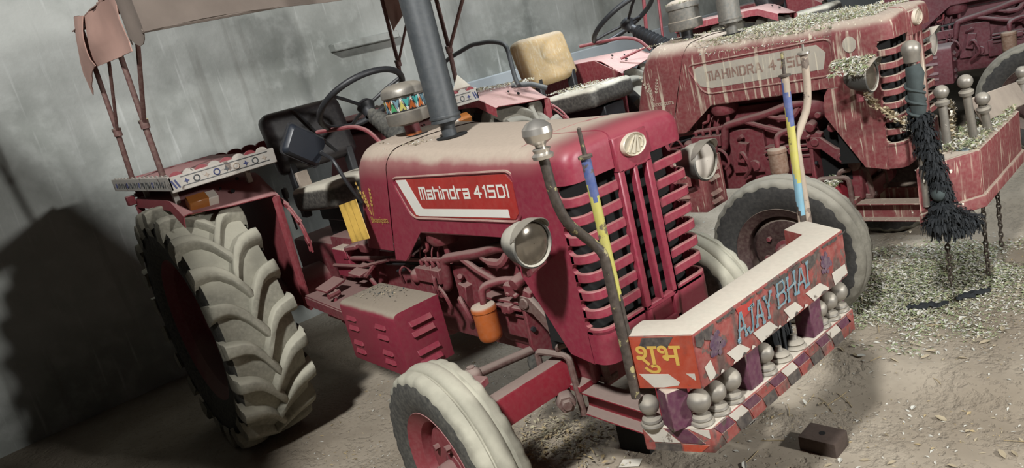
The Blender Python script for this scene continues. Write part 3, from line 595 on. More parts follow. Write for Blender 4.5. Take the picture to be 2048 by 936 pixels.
def driveline(root, v):
    m = 'red_engine' if v != 3 else 'red3'
    MB().box(-.30, 1.2, -.14, .14, .48, .86).box(.30, .75, -.17, .17, .45, .92).build('gearbox', m, root, bevel=.02, seg=2)
    MB().cyl((0, -.60, .65), (0, .60, .65), .095, 16).build('rear_axle', m, root)
    b = MB(); b.box(.44, .60, -.235, -.10, .735, .885); b.box(.44, .72, -.20, -.10, .73, .80); b.boxr((.58, -.238, .862), (.05, .01, .05)); b.build('hydraulic_box', 'red' if v == 1 else m, root, bevel=.006)
    MB().boxr((.66, -.20, .90), (.10, .09, .025), (0, -8, 10)).boxr((.74, -.18, .90), (.07, .07, .05), (10, 0, 0)).build('control_block', m, root, bevel=.006)
    # step plate with pedals
    p = MB(); p.prism([(.40, -.425, .69), (.95, -.46, .69), (.95, -.19, .69), (.44, -.16, .69)], (0, 0, .012)); p.boxr((.675, -.444, .672), (.55, .006, .045), (0, 0, -3.6)); sp = p.build('step_plate', 'seat_dust' if False else m, root, bevel=.002)
    for px, py, pz in ((.60, -.36, .755), (.74, -.24, .80)):
        q = MB(); q.boxr((px, py, pz), (.085, .12, .014), (8, 10, 12)); q.tube(rounded([(px+.01, py, pz-.005), (px+.06, py, pz-.05), (px+.08, py+.02, pz-.12)], .03), .011, 8); q.build('foot_pedal', m, root, bevel=.003)
    MB().tube([(.70, -.40, .715), (.72, -.40, .60), (.75, -.38, .57)], .010, 8).tube([(.71, -.43, .735), (.70, -.37, .735)], .014, 8).tube([(.65, -.43, .64), (.76, -.39, .60)], .010, 8).build('brake_lever', m, root)
    MB().tube([(.45, -.25, .80), (.75, -.24, .815), (.98, -.22, .86)], .009, 6).tube([(.86, -.22, .84), (.80, -.26, .78), (.62, -.26, .765)], .010, 6).build('linkage_rod', m, root)
def front_axle(root, v):
    m = 'red_engine'; mr = 'red_axle' if v == 1 else 'red2'
    a = MB(); a.hexa([(1.925, -.52, .455), (2.01, -.52, .450), (2.01, .52, .450), (1.925, .52, .455), (1.905, -.52, .535), (1.985, -.52, .548), (1.985, .52, .548), (1.905, .52, .535)])
    ax = a.build('front_axle', 'red_axle', root, bevel=.008, seg=2)
    for s in (-1, 1):
        k = MB(); k.cyl((1.91, s*.525, .36), (1.905, s*.52, .60), .030, 14); k.cyl((1.902, s*.53, FZ), (1.902, s*.64, FZ), .028, 12); k.boxr((1.86, s*.49, .585), (.11, .05, .03), (0, 0, -20*s)); k.build('kingpin', m, ax, bevel=.004)
        MB().ball((1.82, s*.455, .585), .034, 14).cyl((1.82, s*.455, .55), (1.82, s*.455, .62), .015, 8).build('ball_joint', 'dust_metal', ax)
        MB().tube([(1.82, s*.43, .582), (1.83, s*.10, .548)], .017, 10).build('tie_rod', 'dust_metal', ax)
    for s in (-1, 1):
        y = s*.19
        u = MB(); u.tube(rounded([(1.885, y+s*.02, .40), (1.885, y+s*.02, .575), (2.03, y, .575), (2.04, y, .345)], .025), .0125, 8); u.build('u_bolt', 'dust_metal', ax)
        u = MB(); u.tube(rounded([(1.90, s*.10, .612), (2.0, s*.105, .612), (2.085, s*.10, .59), (2.10, s*.095, .45)], .03), .0125, 8); u.build('u_bolt', 'dust_metal', ax)
    for s in (-1, 1): MB().box(2.055, 2.105, s*.075-.03, s*.075+.03, .435, .46).build('clamp_block', 'dust_metal', ax, bevel=.004)
    c = MB(); c.box(1.90, 2.07, -.135, .135, .44, .60); c.box(2.07, 2.10, -.10, .10, .42, .52); c.build('axle_bracket', m, root, bevel=.008)
    t = MB(); t.ball((2.04, -.125, .625), .030, 12, 0, 1.3); t.tube(rounded([(2.02, -.145, .60), (2.0, -.20, .61), (1.985, -.19, .585)], .02), .012, 8); t.build('pivot_eye', 'dust_metal', root)
    MB().lathe([(.001, .0), (.02, .0), (.02, -.012), (.033, -.012), (.036, -.03), (.036, -.06), (.03, -.065), (.03, -.13), (.001, -.13)], (2.06, -.268, .425), (.8, -.55, 0), 6).build('pivot_nut', 'dust_metal', root, bevel=.002)
    # forward channel that carries the bumper
    for s in (-1, 1):
        b = MB(); y = s*.135
        b.box(2.02, 2.47, y-.055, y+.03, .428, .436); b.box(2.02, 2.47, y-.055, y+.03, .345, .353); b.box(2.02, 2.47, y-.008, y, .35, .43); b.box(2.40, 2.47, y-.05, y+.03, .43, .60); (b.box(2.42, 2.74, y-.05, y+.03, .58, .605) if v == 1 else None); b.box(2.0, 2.055, y-.06, y+.02, .436, .46)
        b.build('front_channel', mr, root, bevel=.002)
    return ax
def seat(root, v):
    mb, mc = ('leather', 'seat_dust') if v != 2 else ('yellow_foam', 'seat_dust')
    def pad(c, size, rot, rad, name, mat, n=3):
        b = MB(); b.boxr(c, size, rot); return b.build(name, mat, root, bevel=rad, seg=4, smooth=60)
    bk = pad((.05, 0, 1.425), (.13, .46, .33), (0, -12, 0), .055, 'backrest', mb)
    cu = pad((.34, 0, 1.135), (.48, .44, .13), (0, -4, 0), .045, 'seat', mc)
    if v == 1:
        MB().tube([(.115, -.06, 1.585), (.125, -.02, 1.50), (.135, .03, 1.40), (.14, .09, 1.31)], .008, 6).build('backrest_strap', 'black', bk)
    b = MB(); b.box(.12, .56, -.10, .10, .98, 1.075); b.box(.08, .14, -.19, -.15, 1.02, 1.32); b.box(.08, .14, .15, .19, 1.02, 1.32); b.box(.1, .5, -.06, .06, .86, .98)
    b.build('seat_frame', 'black', root, bevel=.006)
    if v == 1:
        MB().boxr((.165, -.150, 1.225), (.02, .075, .085), (0, -8, 12)).build('seat_bracket', 'wood', root, bevel=.004)
def steering(root, v):
    c = V(.735, .01, 1.555); ax = V(-.52, .0, .85).normalized()
    if v == 2: c = V(.74, .02, 1.565)
    x, y, z = frame(ax); w = MB(); w.torus(c, ax, .215, .0145, 44, 10); w = w.build('steering_wheel', 'black', root)
    hb = MB(); hb.lathe([(.001, .02), (.03, .016), (.045, -.005), (.03, -.04), (.03, -.06)], c-ax*.03, ax, 18); hb.build('wheel_boss', 'black', w)
    for k in range(3):
        a = 2*PI*k/3 + (.5 if v == 1 else 1.2); d = x*math.cos(a)+y*math.sin(a)
        MB().tube([c-ax*.035+d*.03, c-ax*.012+d*.13, c+d*.210], .0085, 8).build('wheel_spoke', 'black', w)
    cl = MB(); base = V(1.03, .01, 1.335)
    L = (base-(c-ax*.07)).length; d = (base-(c-ax*.07)).normalized()
    prof = []
    for i in range(19): prof.append(((.030 if i % 2 else .040)+.010*i/18, L*(.18+.8*i/18)))
    cl.tube([c-ax*.07, c-ax*.07+d*L*.2], .026, 12); cl.lathe(prof, c-ax*.07, d, 16); cl.build('column_bellows', 'rubber' if v == 1 else 'black', root)
    lv = MB(); lv.tube(rounded([c+V(.20, -.07, -.21), c+V(.14, -.085, -.135), c+V(.05, -.10, -.105), c+V(-.25, -.15, -.10)], .05), [.010]*12+[.012]*1, 8); lv.build('throttle_lever', 'red_fender', root)
def fender(root, s, v):
    m = 'red_fender' if v == 1 else 'red2_fender'; a = lambda x, y, z: V(x, s*y, z)
    prof = [(-.62, 1.06), (-.55, 1.26), (-.46, 1.335), (.16, 1.332), (.22, 1.318), (.375, 1.222), (.40, 1.18)]
    o = MB(); rings = []
    for x, z in prof:
        k = max(0, (x-.16)/.2)
        rings.append([a(x, .385, z-.012*k), a(x, .40, z-.002), a(x, .6, z+.012*k), a(x-.01*k, .80, z+.035*k), a(x-.01*k, .825, z-.004+.035*k), a(x-.01*k, .835, z-.05+.03*k)])
    o.loft(rings[2:6], 0, False, False); top = o.build('fender_top', m, root, thick=.005, smooth=30)
    p = MB(); p.prism([a(x, .385, z) for x, z in [(.378, 1.21), (.16, 1.33), (-.46, 1.333), (-.66, 1.1), (-.7, .75), (-.35, .62), (.33, .60)]], (0, -s*.006, 0)); p.build('fender_inner_panel', m, root)
    f = MB(); f.prism([a(.36, .40, 1.215), a(.378, .385, 1.21), a(.335, .385, .60), a(.315, .40, .62)], (0, s*.012, 0)); f.build('fender_flange', m, root)
    r = MB(); r.box(-.475, -.462, min(s*.39, s*.78), max(s*.39, s*.78), 1.28, 1.335); e_ = .84 if v == 1 else .78; r.box(-.475, -.462, min(s*(e_-.04), s*e_), max(s*(e_-.04), s*e_), 1.06, 1.30); (r.boxr(a(-.47, .85, 1.33), (.05, .04, .05)) if v == 1 and s < 0 else None); r.build('fender_rear_plate', m, root, bevel=.003)
    # indicator
    c = a(.325 if s < 0 else .44, .715, 1.285); R = (0, 40, 0)
    if v == 1:
     ind = MB().boxr(c, (.055, .135, .07), (0, 36, 0)).build('indicator', 'clearlens', root, bevel=.004)
     MB().boxr(c+V(.003, s*.022, .003), (.056, .092, .072), (0, 36, 0)).build('amber_lens', 'amber', ind, bevel=.004)
    for dx, dy, rr_ in ((.30, .56, .010), (.26, .60, .006), (.23, .50, .009)):
        z = 1.318-(dx-.22)*.62+.012; MB().cyl(a(dx, dy, z+.008), a(dx+.004, dy, z+.0125), rr_, 10).build('bolt_hole', 'blackhole', top)
def ledge_tray(root, s):
    """white painted decorative board running round the top of the fender"""
    a = lambda x, y, z: V(x, s*y, z); z0, z1 = 1.385, 1.445
    t = MB(); t.prism([a(-.70, .30, 1.425), a(-.70, .85, 1.425), a(.47, .85, 1.425), a(.47, .38, 1.425), a(-.2, .36, 1.425)], (0, 0, .010)); tr = t.build('ledge_board', 'red_fender', root, bevel=.002)
    b = MB(); b.box(-.72, .487, min(s*.85, s*.862), max(s*.85, s*.862), z0, z1+.004); b.box(.475, .487, min(s*.375, s*.862), max(s*.375, s*.862), z0-.01, z1)
    lr = b.build('ledge_rail', 'chip_white', root, bevel=.003)
    # scalloped edging, each scallop its own piece
    n = 8
    for i in range(n):
        y0 = .40+(.85-.40)*i/n; y1 = .40+(.85-.40)*(i+1)/n
        MB().prism([a(.470, y0+(y1-y0)*(.5-.5*math.cos(PI*k/8)), 1.440+.022*math.sin(PI*k/8)) for k in range(9)]+[a(.470, y1, 1.425), a(.470, y0, 1.425)], (.006, 0, 0)).build('scallop', 'red_fender' if i % 2 else 'chip_white', tr)
    for i in range(14):
        x0 = -.70+1.16*i/14; x1 = x0+1.16/14
        MB().prism([a(x0+(x1-x0)*k/8, .846, 1.440+.016*math.sin(PI*k/8)) for k in range(9)]+[a(x1, .846, 1.425), a(x0, .846, 1.425)], (0, s*.006, 0)).build('scallop', 'chip_white', tr)
    # painted frame lines and motifs on the rail
    f = MB(); x = .4875
    for z in (z0+.010, z1-.010): f.box(x, x+.0012, min(s*.41, s*.81), max(s*.41, s*.81), z-.0015, z+.0015, 0)
    for i in range(9):
        y = .43+.045*i; c = a(x, y, (z0+z1)/2-.003); mt_ = (1, 0, 2)[i % 3]; r_ = .013
        if i % 2: f.torus(c, (1, 0, 0), r_, .003, 14, 4, mt_)
        else: f.prism([c+V(0, -r_, 0), c+V(0, -.004, .004), c+V(0, 0, r_), c+V(0, .004, .004), c+V(0, r_, 0), c+V(0, .004, -.004), c+V(0, 0, -r_), c+V(0, -.004, -.004)], (.0012, 0, 0), mt_)
    for i in range(12):
        xx = -.62+.09*i; y = s*.8625
        f.torus((xx, y, 1.415), (0, 1, 0), .013, .0025, 12, 4, 0 if i % 3 else 2); f.boxr((xx+.045, y, 1.415), (.006, .002, .035), (0, 30, 0), 0)
    for y in (.83, .845): f.boxr(a(x, y, 1.41), (.0012, .008, .04), (20, 0, 0), 2)
    f.build('painted_motif', ['grey_exhaust', 'wood', 'blue'], lr)
    for (xx, yy) in ((.25, .80), (-.30, .80), (.25, .45)): MB().box(xx-.012, xx+.012, min(s*(yy-.012), s*(yy+.012)), max(s*(yy-.012), s*(yy+.012)), 1.332 if xx < .2 else 1.30, 1.425).build('ledge_bracket', 'chip_white', lr)
def canopy(root):
    post = []
    for s in (-1, 1):
        y = .84*s
        for xb, xj, xt in ((.335, .350, .36), (-.295, -.225, -.19)):
            p = MB(); p.tube([(xb, y, 1.435), (xj, y, 1.69)], .0135, 10); p.tube([(xj, y, 1.665), (xt, y*.99, 2.25)], .012, 10); p.lathe([(.013, -.02), (.02, -.018), (.02, .018), (.013, .02)], (xj, y, 1.685), (0, 0, 1), 12)
            p = p.build('canopy_post', 'rust_tube', root)
            MB().tube([(xj+.005, y, 1.69), (xj+.31, y*.99, 1.98), (xj+.5, y*.985, 2.22)], .010 if xb > 0 else .008, 8).build('canopy_brace', 'rust_tube', p)
            MB().cyl((xj, y-.02, 1.70), (xj, y+.02, 1.70), .009, 6).build('bolt', 'darkpole', p)
    # cloth: arched roof and hanging flaps
    def roofz(x, y): return 2.20+.10*(1-(abs(y)/.86)**2.6)+.006*math.sin(x*9)
    r = MB(); xs_ = [-.27+.1256*i for i in range(10)]; ys_ = [-.86+.1229*i for i in range(15)]
    r.loft([[V(x, y, roofz(x, y)) for y in ys_] for x in xs_], 0, False, False); roof = r.build('canopy_roof', 'canvas', root, thick=.004, smooth=60)
    def flap(name, fn, nu, nv, mat):
        b = MB(); b.loft([[fn(i/nu, j/nv) for j in range(nv+1)] for i in range(nu+1)], 0, False, False); return b.build(name, mat, root, thick=.004, smooth=70)
    w = lambda a, b, k=.010: k*noise.noise(V(a*7, b*3, k*100))
    flap('front_flap', lambda u, t: V(.862+.012*t+w(u*3, t), -.85+1.7*u, (roofz(.86, -.85+1.7*u)-.0)*(1-t)+(2.0+.012*math.sin(u*9))*t), 30, 5, 'canvas_dark')
    for s in (-1, 1):
        flap('side_flap', lambda u, t, s=s: V(.09+.64*u-.10*(1-u)*t*.3, s*(.858+.018*t+.020*math.sin(t*3)*math.sin(u*6+1)+w(u, t, .012)), 2.20*(1-t)+(1.985-.03*u)*t), 12, 6, 'canvas')
        flap('corner_flap', lambda u, t, s=s: V(.10-.40*u+.06*t*u, s*(.868-.05*u*u*(1-t)**1.5+.035*math.sin(t*2.4)*(1-u*.4)+w(u, t, .008)), (2.205+.06*u)*(1-t)+(1.985-.10*u*u)*t), 10, 7, 'canvas')
        flap('post_sleeve', lambda u, t, s=s: V(.70+.162*u, s*(.862+.012*math.sin(u*5)), 2.2*(1-t)+(1.98+.02*math.sin(u*7))*t), 8, 4, 'canvas_dark')
    MB().tube([(.865, -.855, 2.004), (.865, 0, 2.012), (.865, .855, 2.004)], .008, 6).build('flap_hem', 'canvas_dark', roof)
    for x in (-.24, .25, .84): MB().tube([(x, -.85, 2.19), (x, -.6, 2.255), (x, 0, 2.285), (x, .6, 2.255), (x, .85, 2.19)], .011, 8).build('roof_bow', 'rust_tube', roof)
    for s in (-1, 1): MB().tube([(-.25, s*.845, 2.19), (.86, s*.845, 2.19)], .011, 8).build('roof_rail', 'rust_tube', roof)
def mirror(root):
    c = V(.80, -.36, 1.435); a = math.radians(-36)
    u = V(.18, -1, 0).normalized(); w_ = V(.12, 0, 1).normalized()
    ex = (-u)*math.cos(a) + w_*math.sin(a); ez = u*math.sin(a) + w_*math.cos(a); nx = ex.cross(ez)
    if nx.x < 0: nx = -nx
    def rr_(hw, hh, d, r=.02):
        pts = []
        for sx, sz, a0 in ((1, 1, 0), (-1, 1, 90), (-1, -1, 180), (1, -1, 270)):
            for j in range(5):
                t = math.radians(a0+90*j/4); pts.append(c+ex*(sx*(hw-r)+r*math.cos(t))+ez*(sz*(hh-r)+r*math.sin(t))+nx*d)
        return pts
    b = MB(); b.loft([rr_(.094, .066, -.008), rr_(.096, .068, .0), rr_(.094, .066, .012), rr_(.084, .056, .026, .02)], 0); m = b.build('mirror', 'mirror_back', root, smooth=35)
    MB().loft([rr_(.100, .072, -.010), rr_(.102, .074, -.004), rr_(.100, .072, .002)], 0).build('mirror_rim', 'black', m)
    st = MB(); e = c+ex*.095+ez*-.008; st.tube([e, e+V(.045, -.01, .012)], .010, 8); st.tube(rounded([e+V(.03, -.01, .01), V(1.00, -.34, 1.36), V(1.025, -.325, 1.26), V(1.02, -.28, 1.15)], .04), .0085, 8); st.build('mirror_stalk', 'black', m)
def yellow_tag(root):
    b = MB(); o = V(.83, -.315, 1.140); ex = V(.21, 0, .035); ez = V(.06, -.02, -.165); n_ = V(0, -1, 0); rings = []
    for i in range(13):
        u = i/12; rings.append([o+ex*(.15+.85*u)*1.0+ez*t+n_*(.006*math.sin(u*6*PI) if .1 < t < .95 else 0) for t in (0, .12, .3, .5, .7, .9, 1)])
    b.loft(rings, 0, False, False); b.build('yellow_flap', 'yellow', root, thick=.004, label='yellow ribbed plastic flap')
def levers(root, v):
    MB().tube([(.25, -.30, 1.0), (.245, -.30, 1.17)], .006, 6).build('gear_lever', 'black', root)
    MB().lathe([(.001, 0), (.013, .002), (.017, .03), (.014, .055), (.001, .06)], (.248, -.30, 1.165), (.05, 0, 1), 10).build('lever_knob', 'black', root)
    q = MB()
    for r_ in (.30, .325): q.tube([V(.18+r_*math.cos(t), -.355, .95+r_*.8*math.sin(t)) for t in [math.radians(100-9*i) for i in range(13)]], .006, 6)
    for i in range(4):
        t = math.radians(80-25*i); q.boxr((.18+.312*math.cos(t), -.355, .95+.25*math.sin(t)), (.035, .02, .02), (0, 20*i, 0))
    q.build('lever_quadrant', 'red_fender', root)
def bumper(root, v):
    if v == 1: xo, yo, wx, wy, z0, z1 = 2.758, .380, 2.588, .454, .717, .869
    else: xo, yo, wx, wy, z0, z1 = 2.635, .345, 2.47, .60, .52, .715
    out = [(wx, -wy), (xo, -yo), (xo, yo), (wx, wy)]; d = .10 if v == 1 else .16
    inn = [(wx-.012, -wy+d), (xo-d, -yo+.06), (xo-d, yo-.06), (wx-.012, wy-d)]
    mo = 'bump_red' if v == 1 else 'red2'
    b = MB(); rings = [[V(*o_, z0), V(*o_, z1), V(*i_, z1), V(*i_, z0)] for o_, i_ in zip(out, inn)]
    b.loft(rings, 0); bm_ = b.build('front_bumper', mo, root, bevel=.007, seg=2)
    if v == 2:
        l = MB(); l.loft([[V(o_[0]+(.012 if abs(o_[1]) < .4 else 0), o_[1]*1.02, z0-.05), V(o_[0]+(.012 if abs(o_[1]) < .4 else 0), o_[1]*1.02, z0+.004), V(*i_, z0+.004), V(*i_, z0-.03)] for o_, i_ in zip(out, inn)], 0); l.build('bumper_lip', 'red2', bm_, bevel=.004)
        MB().prism([V(wx+.01, -wy+.02, z1+.001), V(xo-.02, -yo-.01, z1+.001), V(xo-.07, -yo+.06, z1+.001), V(wx+.02, -wy+.09, z1+.001)], (0, 0, .0015)).build('painted_patch', 'wood', bm_)
        MB().prism([V(xo-.06+.03*math.cos(t), -yo+.015+.03*math.sin(t), z1+.003) for t in [2*PI*i/14 for i in range(14)]], (0, 0, .001)).build('painted_patch', 'lightblue', bm_)
        return bm_
    # helper frames: front face (u along +Y) and near wing face
    F = lambda y, z, e=.0012: V(xo+e, y, z)
    wd = V(xo-wx, wy-yo, 0); L = wd.length; wn = V(wd.y, -wd.x, 0).normalized()
    wn = wn if wn.y < 0 else -wn
    G = lambda u, z, e=.0012: V(wx, -wy, 0)+wd*(u/L)+V(0, 0, z)+wn*e
    def patch(pts, mat, name='reflector_patch', f=F, e=.0012):
        n_ = V(1, 0, 0) if f is F else wn
        return MB().prism([f(a, z, e) for a, z in pts], n_*.0009).build(name, mat, bm_)
    patch([(.003, z0+.003), (L-.004, z0+.003), (L-.004, z1-.003), (.003, z1-.003)], 'bump_orange', 'wing_panel', G, .0004)
    patch([(.055, z1-.006), (.135, z1-.006), (.115, z1-.036), (.04, z1-.036)], 'patch_black', 'reflector_patch', G)
    patch([(.028, z0+.044), (.105, z0+.044), (.130, z0+.020), (.125, z0+.012), (.085, z0+.006), (.06, z0+.006)], 'patch_white', 'reflector_patch', G)
    patch([(.150, z0+.045), (.172, z0+.045), (.172, z0+.025)], 'patch_white', 'reflector_patch', G)
    for ya, w_, sl in ((-.268, .060, .040), (-.145, .080, .034), (.008, .062, .034), (.128, .082, .046), (.283, .080, .010)):
        patch([(ya, z0+.046), (ya+w_, z0+.045), (ya+w_+sl, z0+.012), (ya+sl*.9, z0+.004)], 'patch_white')
    patch([(-.362, z0+.052), (-.335, z0+.060), (-.322, z0+.012), (-.350, z0+.008)], 'patch_white')
    rnd = random.Random(3)
    for i in range(20):
        y = -.37+.038*i+rnd.uniform(-.012, .012); w_ = rnd.uniform(.022, .050); h_ = rnd.uniform(.004, .011) if i > 1 else rnd.uniform(.03, .05)
        patch([(y, z1-.0075), (y+w_*.5, z1-.0075), (y+w_, z1-.0075), (y+w_*rnd.uniform(.6, .9), z1-.008-h_*.8), (y+w_*rnd.uniform(.3, .5), z1-.008-h_), (y+w_*rnd.uniform(-.05, .1), z1-.008-h_*.7)], 'patch_black', 'paint_chip', F, .0016+.00004*i)
    for i in range(16):
        y = -.34+.045*i+rnd.uniform(-.01, .01); w_ = rnd.uniform(.012, .04); h_ = rnd.uniform(.003, .010)
        patch([(y, z0+.0075), (y+w_, z0+.0075), (y+w_*rnd.uniform(.7, .95), z0+.008+h_*.6), (y+w_*rnd.uniform(.3, .6), z0+.008+h_), (y+w_*rnd.uniform(.0, .2), z0+.008+h_*.4)], 'patch_white' if i % 3 else 'patch_black', 'paint_chip', F, .0022+.00004*i)
    for y in (-.30, .255):
        for j in range(15):
            a0 = j*2.4; q = .034*(j/15)**.6; cy, cz = y+q*math.cos(a0)*.8, (z0+z1)/2+.010+q*math.sin(a0); r_ = random.uniform(.007, .013)
            patch([(cy+r_*random.uniform(.6, 1.2)*math.cos(t), cz+r_*random.uniform(.6, 1.3)*math.sin(t)) for t in [2*PI*i/9 for i in range(9)]], 'patch_navy', 'painted_flower', F, .0012+.00004*j)
    for y0_, y1_ in ((-.20, -.12), (-.02, .06), (.15, .22)): patch([(y0_, z1-.012), (y1_, z1-.012), (y1_-.02, z1-.042), (y0_+.015, z1-.05)], 'decal_red' if y0_ < -.1 else 'patch_black', 'faded_paint_patch')
    for wd_, y_, dz in (('AJAY', -.208, .056), ('BHAI', -.012, .064)):
        pl = lambda u, t, y_=y_, dz=dz: V(xo+.0026, y_+u+t*.10, z0+dz+t+.0025*math.sin(u*90))
        stroke_text(bm_, 'bumper_lettering', wd_, .160, .064, .0072, pl, (1, 0, 0), 'lightblue', .30, .014)
        stroke_text(bm_, 'letter_highlight', wd_, .160, .064, .0012, lambda u, t, pl=pl: pl(u, t)+V(.0008, .0022, 0), (1, 0, 0), 'greydecal', .30)
    MB().tube([F(-.204, z0+.062, .003), F(-.214, z0+.054, .003), F(-.213, z0+.049, .003), F(-.206, z0+.050, .003)], .0025, 6).build('letter_tail', 'lightblue', bm_)
    # yellow Devanagari word on the near wing
    text_on(bm_, 'wing_lettering', '\u0936\u0941\u092d', .118, .078, lambda u, t: G(.030+u, z0+.046+t, .0024), 'yellow', 0, .012)
    # lower bar, struts, turned finials
    l0, l1 = .532, .606; lb = MB(); inn2 = [(wx-.006, -wy+.05), (xo-.05, -yo+.03), (xo-.05, yo-.03), (wx-.006, wy-.05)]
    lb.loft([[V(*o_, l0), V(*o_, l1), V(*i_, l1), V(*i_, l0)] for o_, i_ in zip(out, inn2)], 0); low = lb.build('lower_bar', 'bump_red', bm_, bevel=.004)
    def lp(pts, mat, f): 
        MB().prism([f(a, z, .0012) for a, z in pts], (V(1, 0, 0) if f is F else wn)*.0009).build('reflector_patch', mat, low)
    for i in range(12):
        y = -.37+i*.064; mat = ('purple', 'patch_white', 'purple', 'bump_red')[i % 4]
        lp([(y, l1-.004), (y+.06, l1-.004), (y+.085, l1-.034), (y+.026, l1-.034)] if y < .28 else [(y, l1-.004), (y+.02, l1-.004), (y+.02, l1-.034), (y+.01, l1-.034)], mat, F)
        mat2 = ('bump_red', 'patch_black')[i % 2]
        if y < .27: lp([(y+.026, l1-.036), (y+.085, l1-.036), (y+.095, l0+.004), (y+.04, l0+.004)], mat2, F)
    lp([(.003, l1-.004), (.06, l1-.004), (.10, l1-.045), (.03, l1-.045)], 'patch_white', G); lp([(.065, l1-.004), (.125, l1-.004), (.165, l1-.045), (.105, l1-.045)], 'purple', G); lp([(.13, l1-.004), (.18, l1-.004), (.18, l1-.03)], 'patch_white', G)
    lp([(.03, l1-.048), (.10, l1-.048), (.10, l0+.004), (.03, l0+.004)], 'patch_black', G); lp([(.105, l1-.048), (.175, l1-.048), (.15, l0+.004), (.105, l0+.004)], 'bump_orange', G)
    for (sx, sy, rz) in ((2.672, -.400, -23), (2.722, -.150, 0), (2.722, .185, 0), (2.690, .395, 23)):
        MB().boxr((sx, sy, (l1+z0)/2), (.055, .062, z0-l1+.004), (0, 0, rz)).build('bumper_strut', 'purple', bm_, bevel=.003)
    fins = [(2.612, -.432, .95), (2.722, -.365, 1.1), (2.730, -.305, 1), (2.730, -.240, 1.1), (2.730, -.075, 1), (2.728, .232, .95), (2.728, .292, 1), (2.725, .355, 1.15)]
    for x, y, k in fins:
        f = MB(); f.lathe([(.001, 0), (.030, 0), (.032, .004), (.030, .009), (.024, .011), (.027, .015), (.025, .021), (.014, .026), (.013, .034)], (x, y, l1), (0, 0, 1), 18); f.ball((x, y, l1+.034+.026*k), .029*k, 18); f.build('bumper_finial', 'ball', bm_, smooth=40)
    for x, y in ((2.727, .005), (2.727, .085)):
        MB().lathe([(.001, 0), (.030, 0), (.034, .005), (.030, .011), (.024, .013), (.028, .018), (.022, .025), (.012, .028), (.008, .042), (.001, .044)], (x, y, l1), (0, 0, 1), 18).build('finial_base', 'ball', bm_, smooth=40)
    return bm_
def marker_poles(root, bm_, s):
    """striped corner marker and the bent pole with a ball, both fixed to the bumper wing"""
    mats = ['polewhite', 'yellowpaint', 'bluepaint', 'cyanpaint', 'darkpole']
    base = V(2.592, s*.437, .72); top = V(2.600, s*.452, 1.338)
    bands = [(0, .10, 1), (.10, .17, 4), (.17, .20, 1), (.20, .44, 4), (.44, .86, 1), (.86, 1, 2)] if s < 0 else [(0, .10, 0), (.10, .17, 4), (.17, .24, 0), (.24, .30, 4), (.30, .48, 3), (.48, .78, 1), (.78, .94, 2), (.94, 1, 0)]
    p = MB(); n = 14; ax = top-base; x, y, z = frame(ax)
    N = 40
    for i in range(N):
        for j in range(n):
            t0, t1 = i/N, (i+1)/N; a0, a1 = 2*PI*j/n, 2*PI*(j+1)/n
            tm = t0 + .045*math.sin(a0*1 + i*.0) + .02*math.sin(a0*2+1)
            mm = next((m_ for b0, b1, m_ in bands if b0 <= max(0, min(.999, tm)) < b1), bands[-1][2])
            q = lambda t, a: base+ax*t+(x*math.cos(a)+y*math.sin(a))*.0125
            p.add([q(t0, a0), q(t0, a1), q(t1, a1), q(t1, a0)], [(0, 1, 2, 3)], mm)
    p.lathe([(.0125, 0), (.018, .002), (.018, .008), (.006, .010), (.005, .075), (.001, .078)], top, ax, 12, 4)
    p.build('marker_pole', mats, bm_, label='yellow and blue striped corner pole')
    yb = -s
    b = MB(); pts = rounded([V(2.603, s*.462, .70), V(2.600, s*.462, 1.10), V(2.590, s*.478, 1.13), V(2.600, s*.558, 1.215), V(2.600, s*.576, 1.28), V(2.600, s*.580, 1.385)], .06, 5)
    b.tube(pts, .0125, 10); bp = b.build('ball_pole', 'darkpole' if s < 0 else 'polewhite', bm_)
    c = V(2.600, s*.580, 1.385)
    if s < 0:
        MB().lathe([(.013, -.01), (.024, -.008), (.026, .0), (.018, .006), (.022, .014), (.012, .018), (.014, .024), (.030, .034), (.036, .050), (.034, .064), (.022, .076), (.006, .082), (.001, .084)], c, (0, 0, 1), 16).build('pole_ball', 'steel', bp, smooth=25)
    else:
        MB().lathe([(.013, -.004), (.02, 0), (.019, .006), (.004, .01), (.004, .03), (.001, .03)], c, (0, 0, 1), 14).build('pole_cap', 'ball', bp)
def chaff_geo(name, pts, parent, mats, size, kind='stuff', tall=.5, label=None):
    vs, fs, mi = [], [], []
    for p, nrm, sc in pts:
        n_ = (Vector(nrm) + V(random.uniform(-1, 1), random.uniform(-1, 1), random.uniform(-1, 1))*tall).normalized(); x, y, z = frame(n_); a = random.uniform(0, 2*PI)
        d = x*math.cos(a)+y*math.sin(a); e = z.cross(d); L = size*sc*random.uniform(.6, 1.6); w = L*random.uniform(.2, .5); b = len(vs)
        vs += [Vector(p)-d*L, Vector(p)-e*w+z*w*.4, Vector(p)+d*L, Vector(p)+e*w+z*w*.5]; fs.append((b, b+1, b+2, b+3)); mi.append(random.choice(range(len(mats))))
    me = bpy.data.meshes.new(name); me.from_pydata([tuple(p) for p in vs], [], fs)
    for m in mats: me.materials.append(M[m])
    me.polygons.foreach_set('material_index', mi)
    o = bpy.data.objects.new(name, me); COL.objects.link(o); o.parent = parent
    if kind: o['kind'] = kind
    return o
def tractor(name, loc, rz, v):
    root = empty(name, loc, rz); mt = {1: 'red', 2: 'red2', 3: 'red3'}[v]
    hood_and_nose(root, mt, v)
    for s in (-1, 1):
        rear_wheel(root, s, v == 1); front_wheel(root, s, {1: -5, 2: 2, 3: 0}[v], v); fender(root, s, v); headlamp(root, s, v)
    exhaust(root, v); precleaner(root, v); toolbox(root, v); engine(root, v); driveline(root, v); front_axle(root, v); seat(root, v); steering(root, v); levers(root, v)
    bm_ = bumper(root, 1 if v == 1 else 2)
    return root, bm_

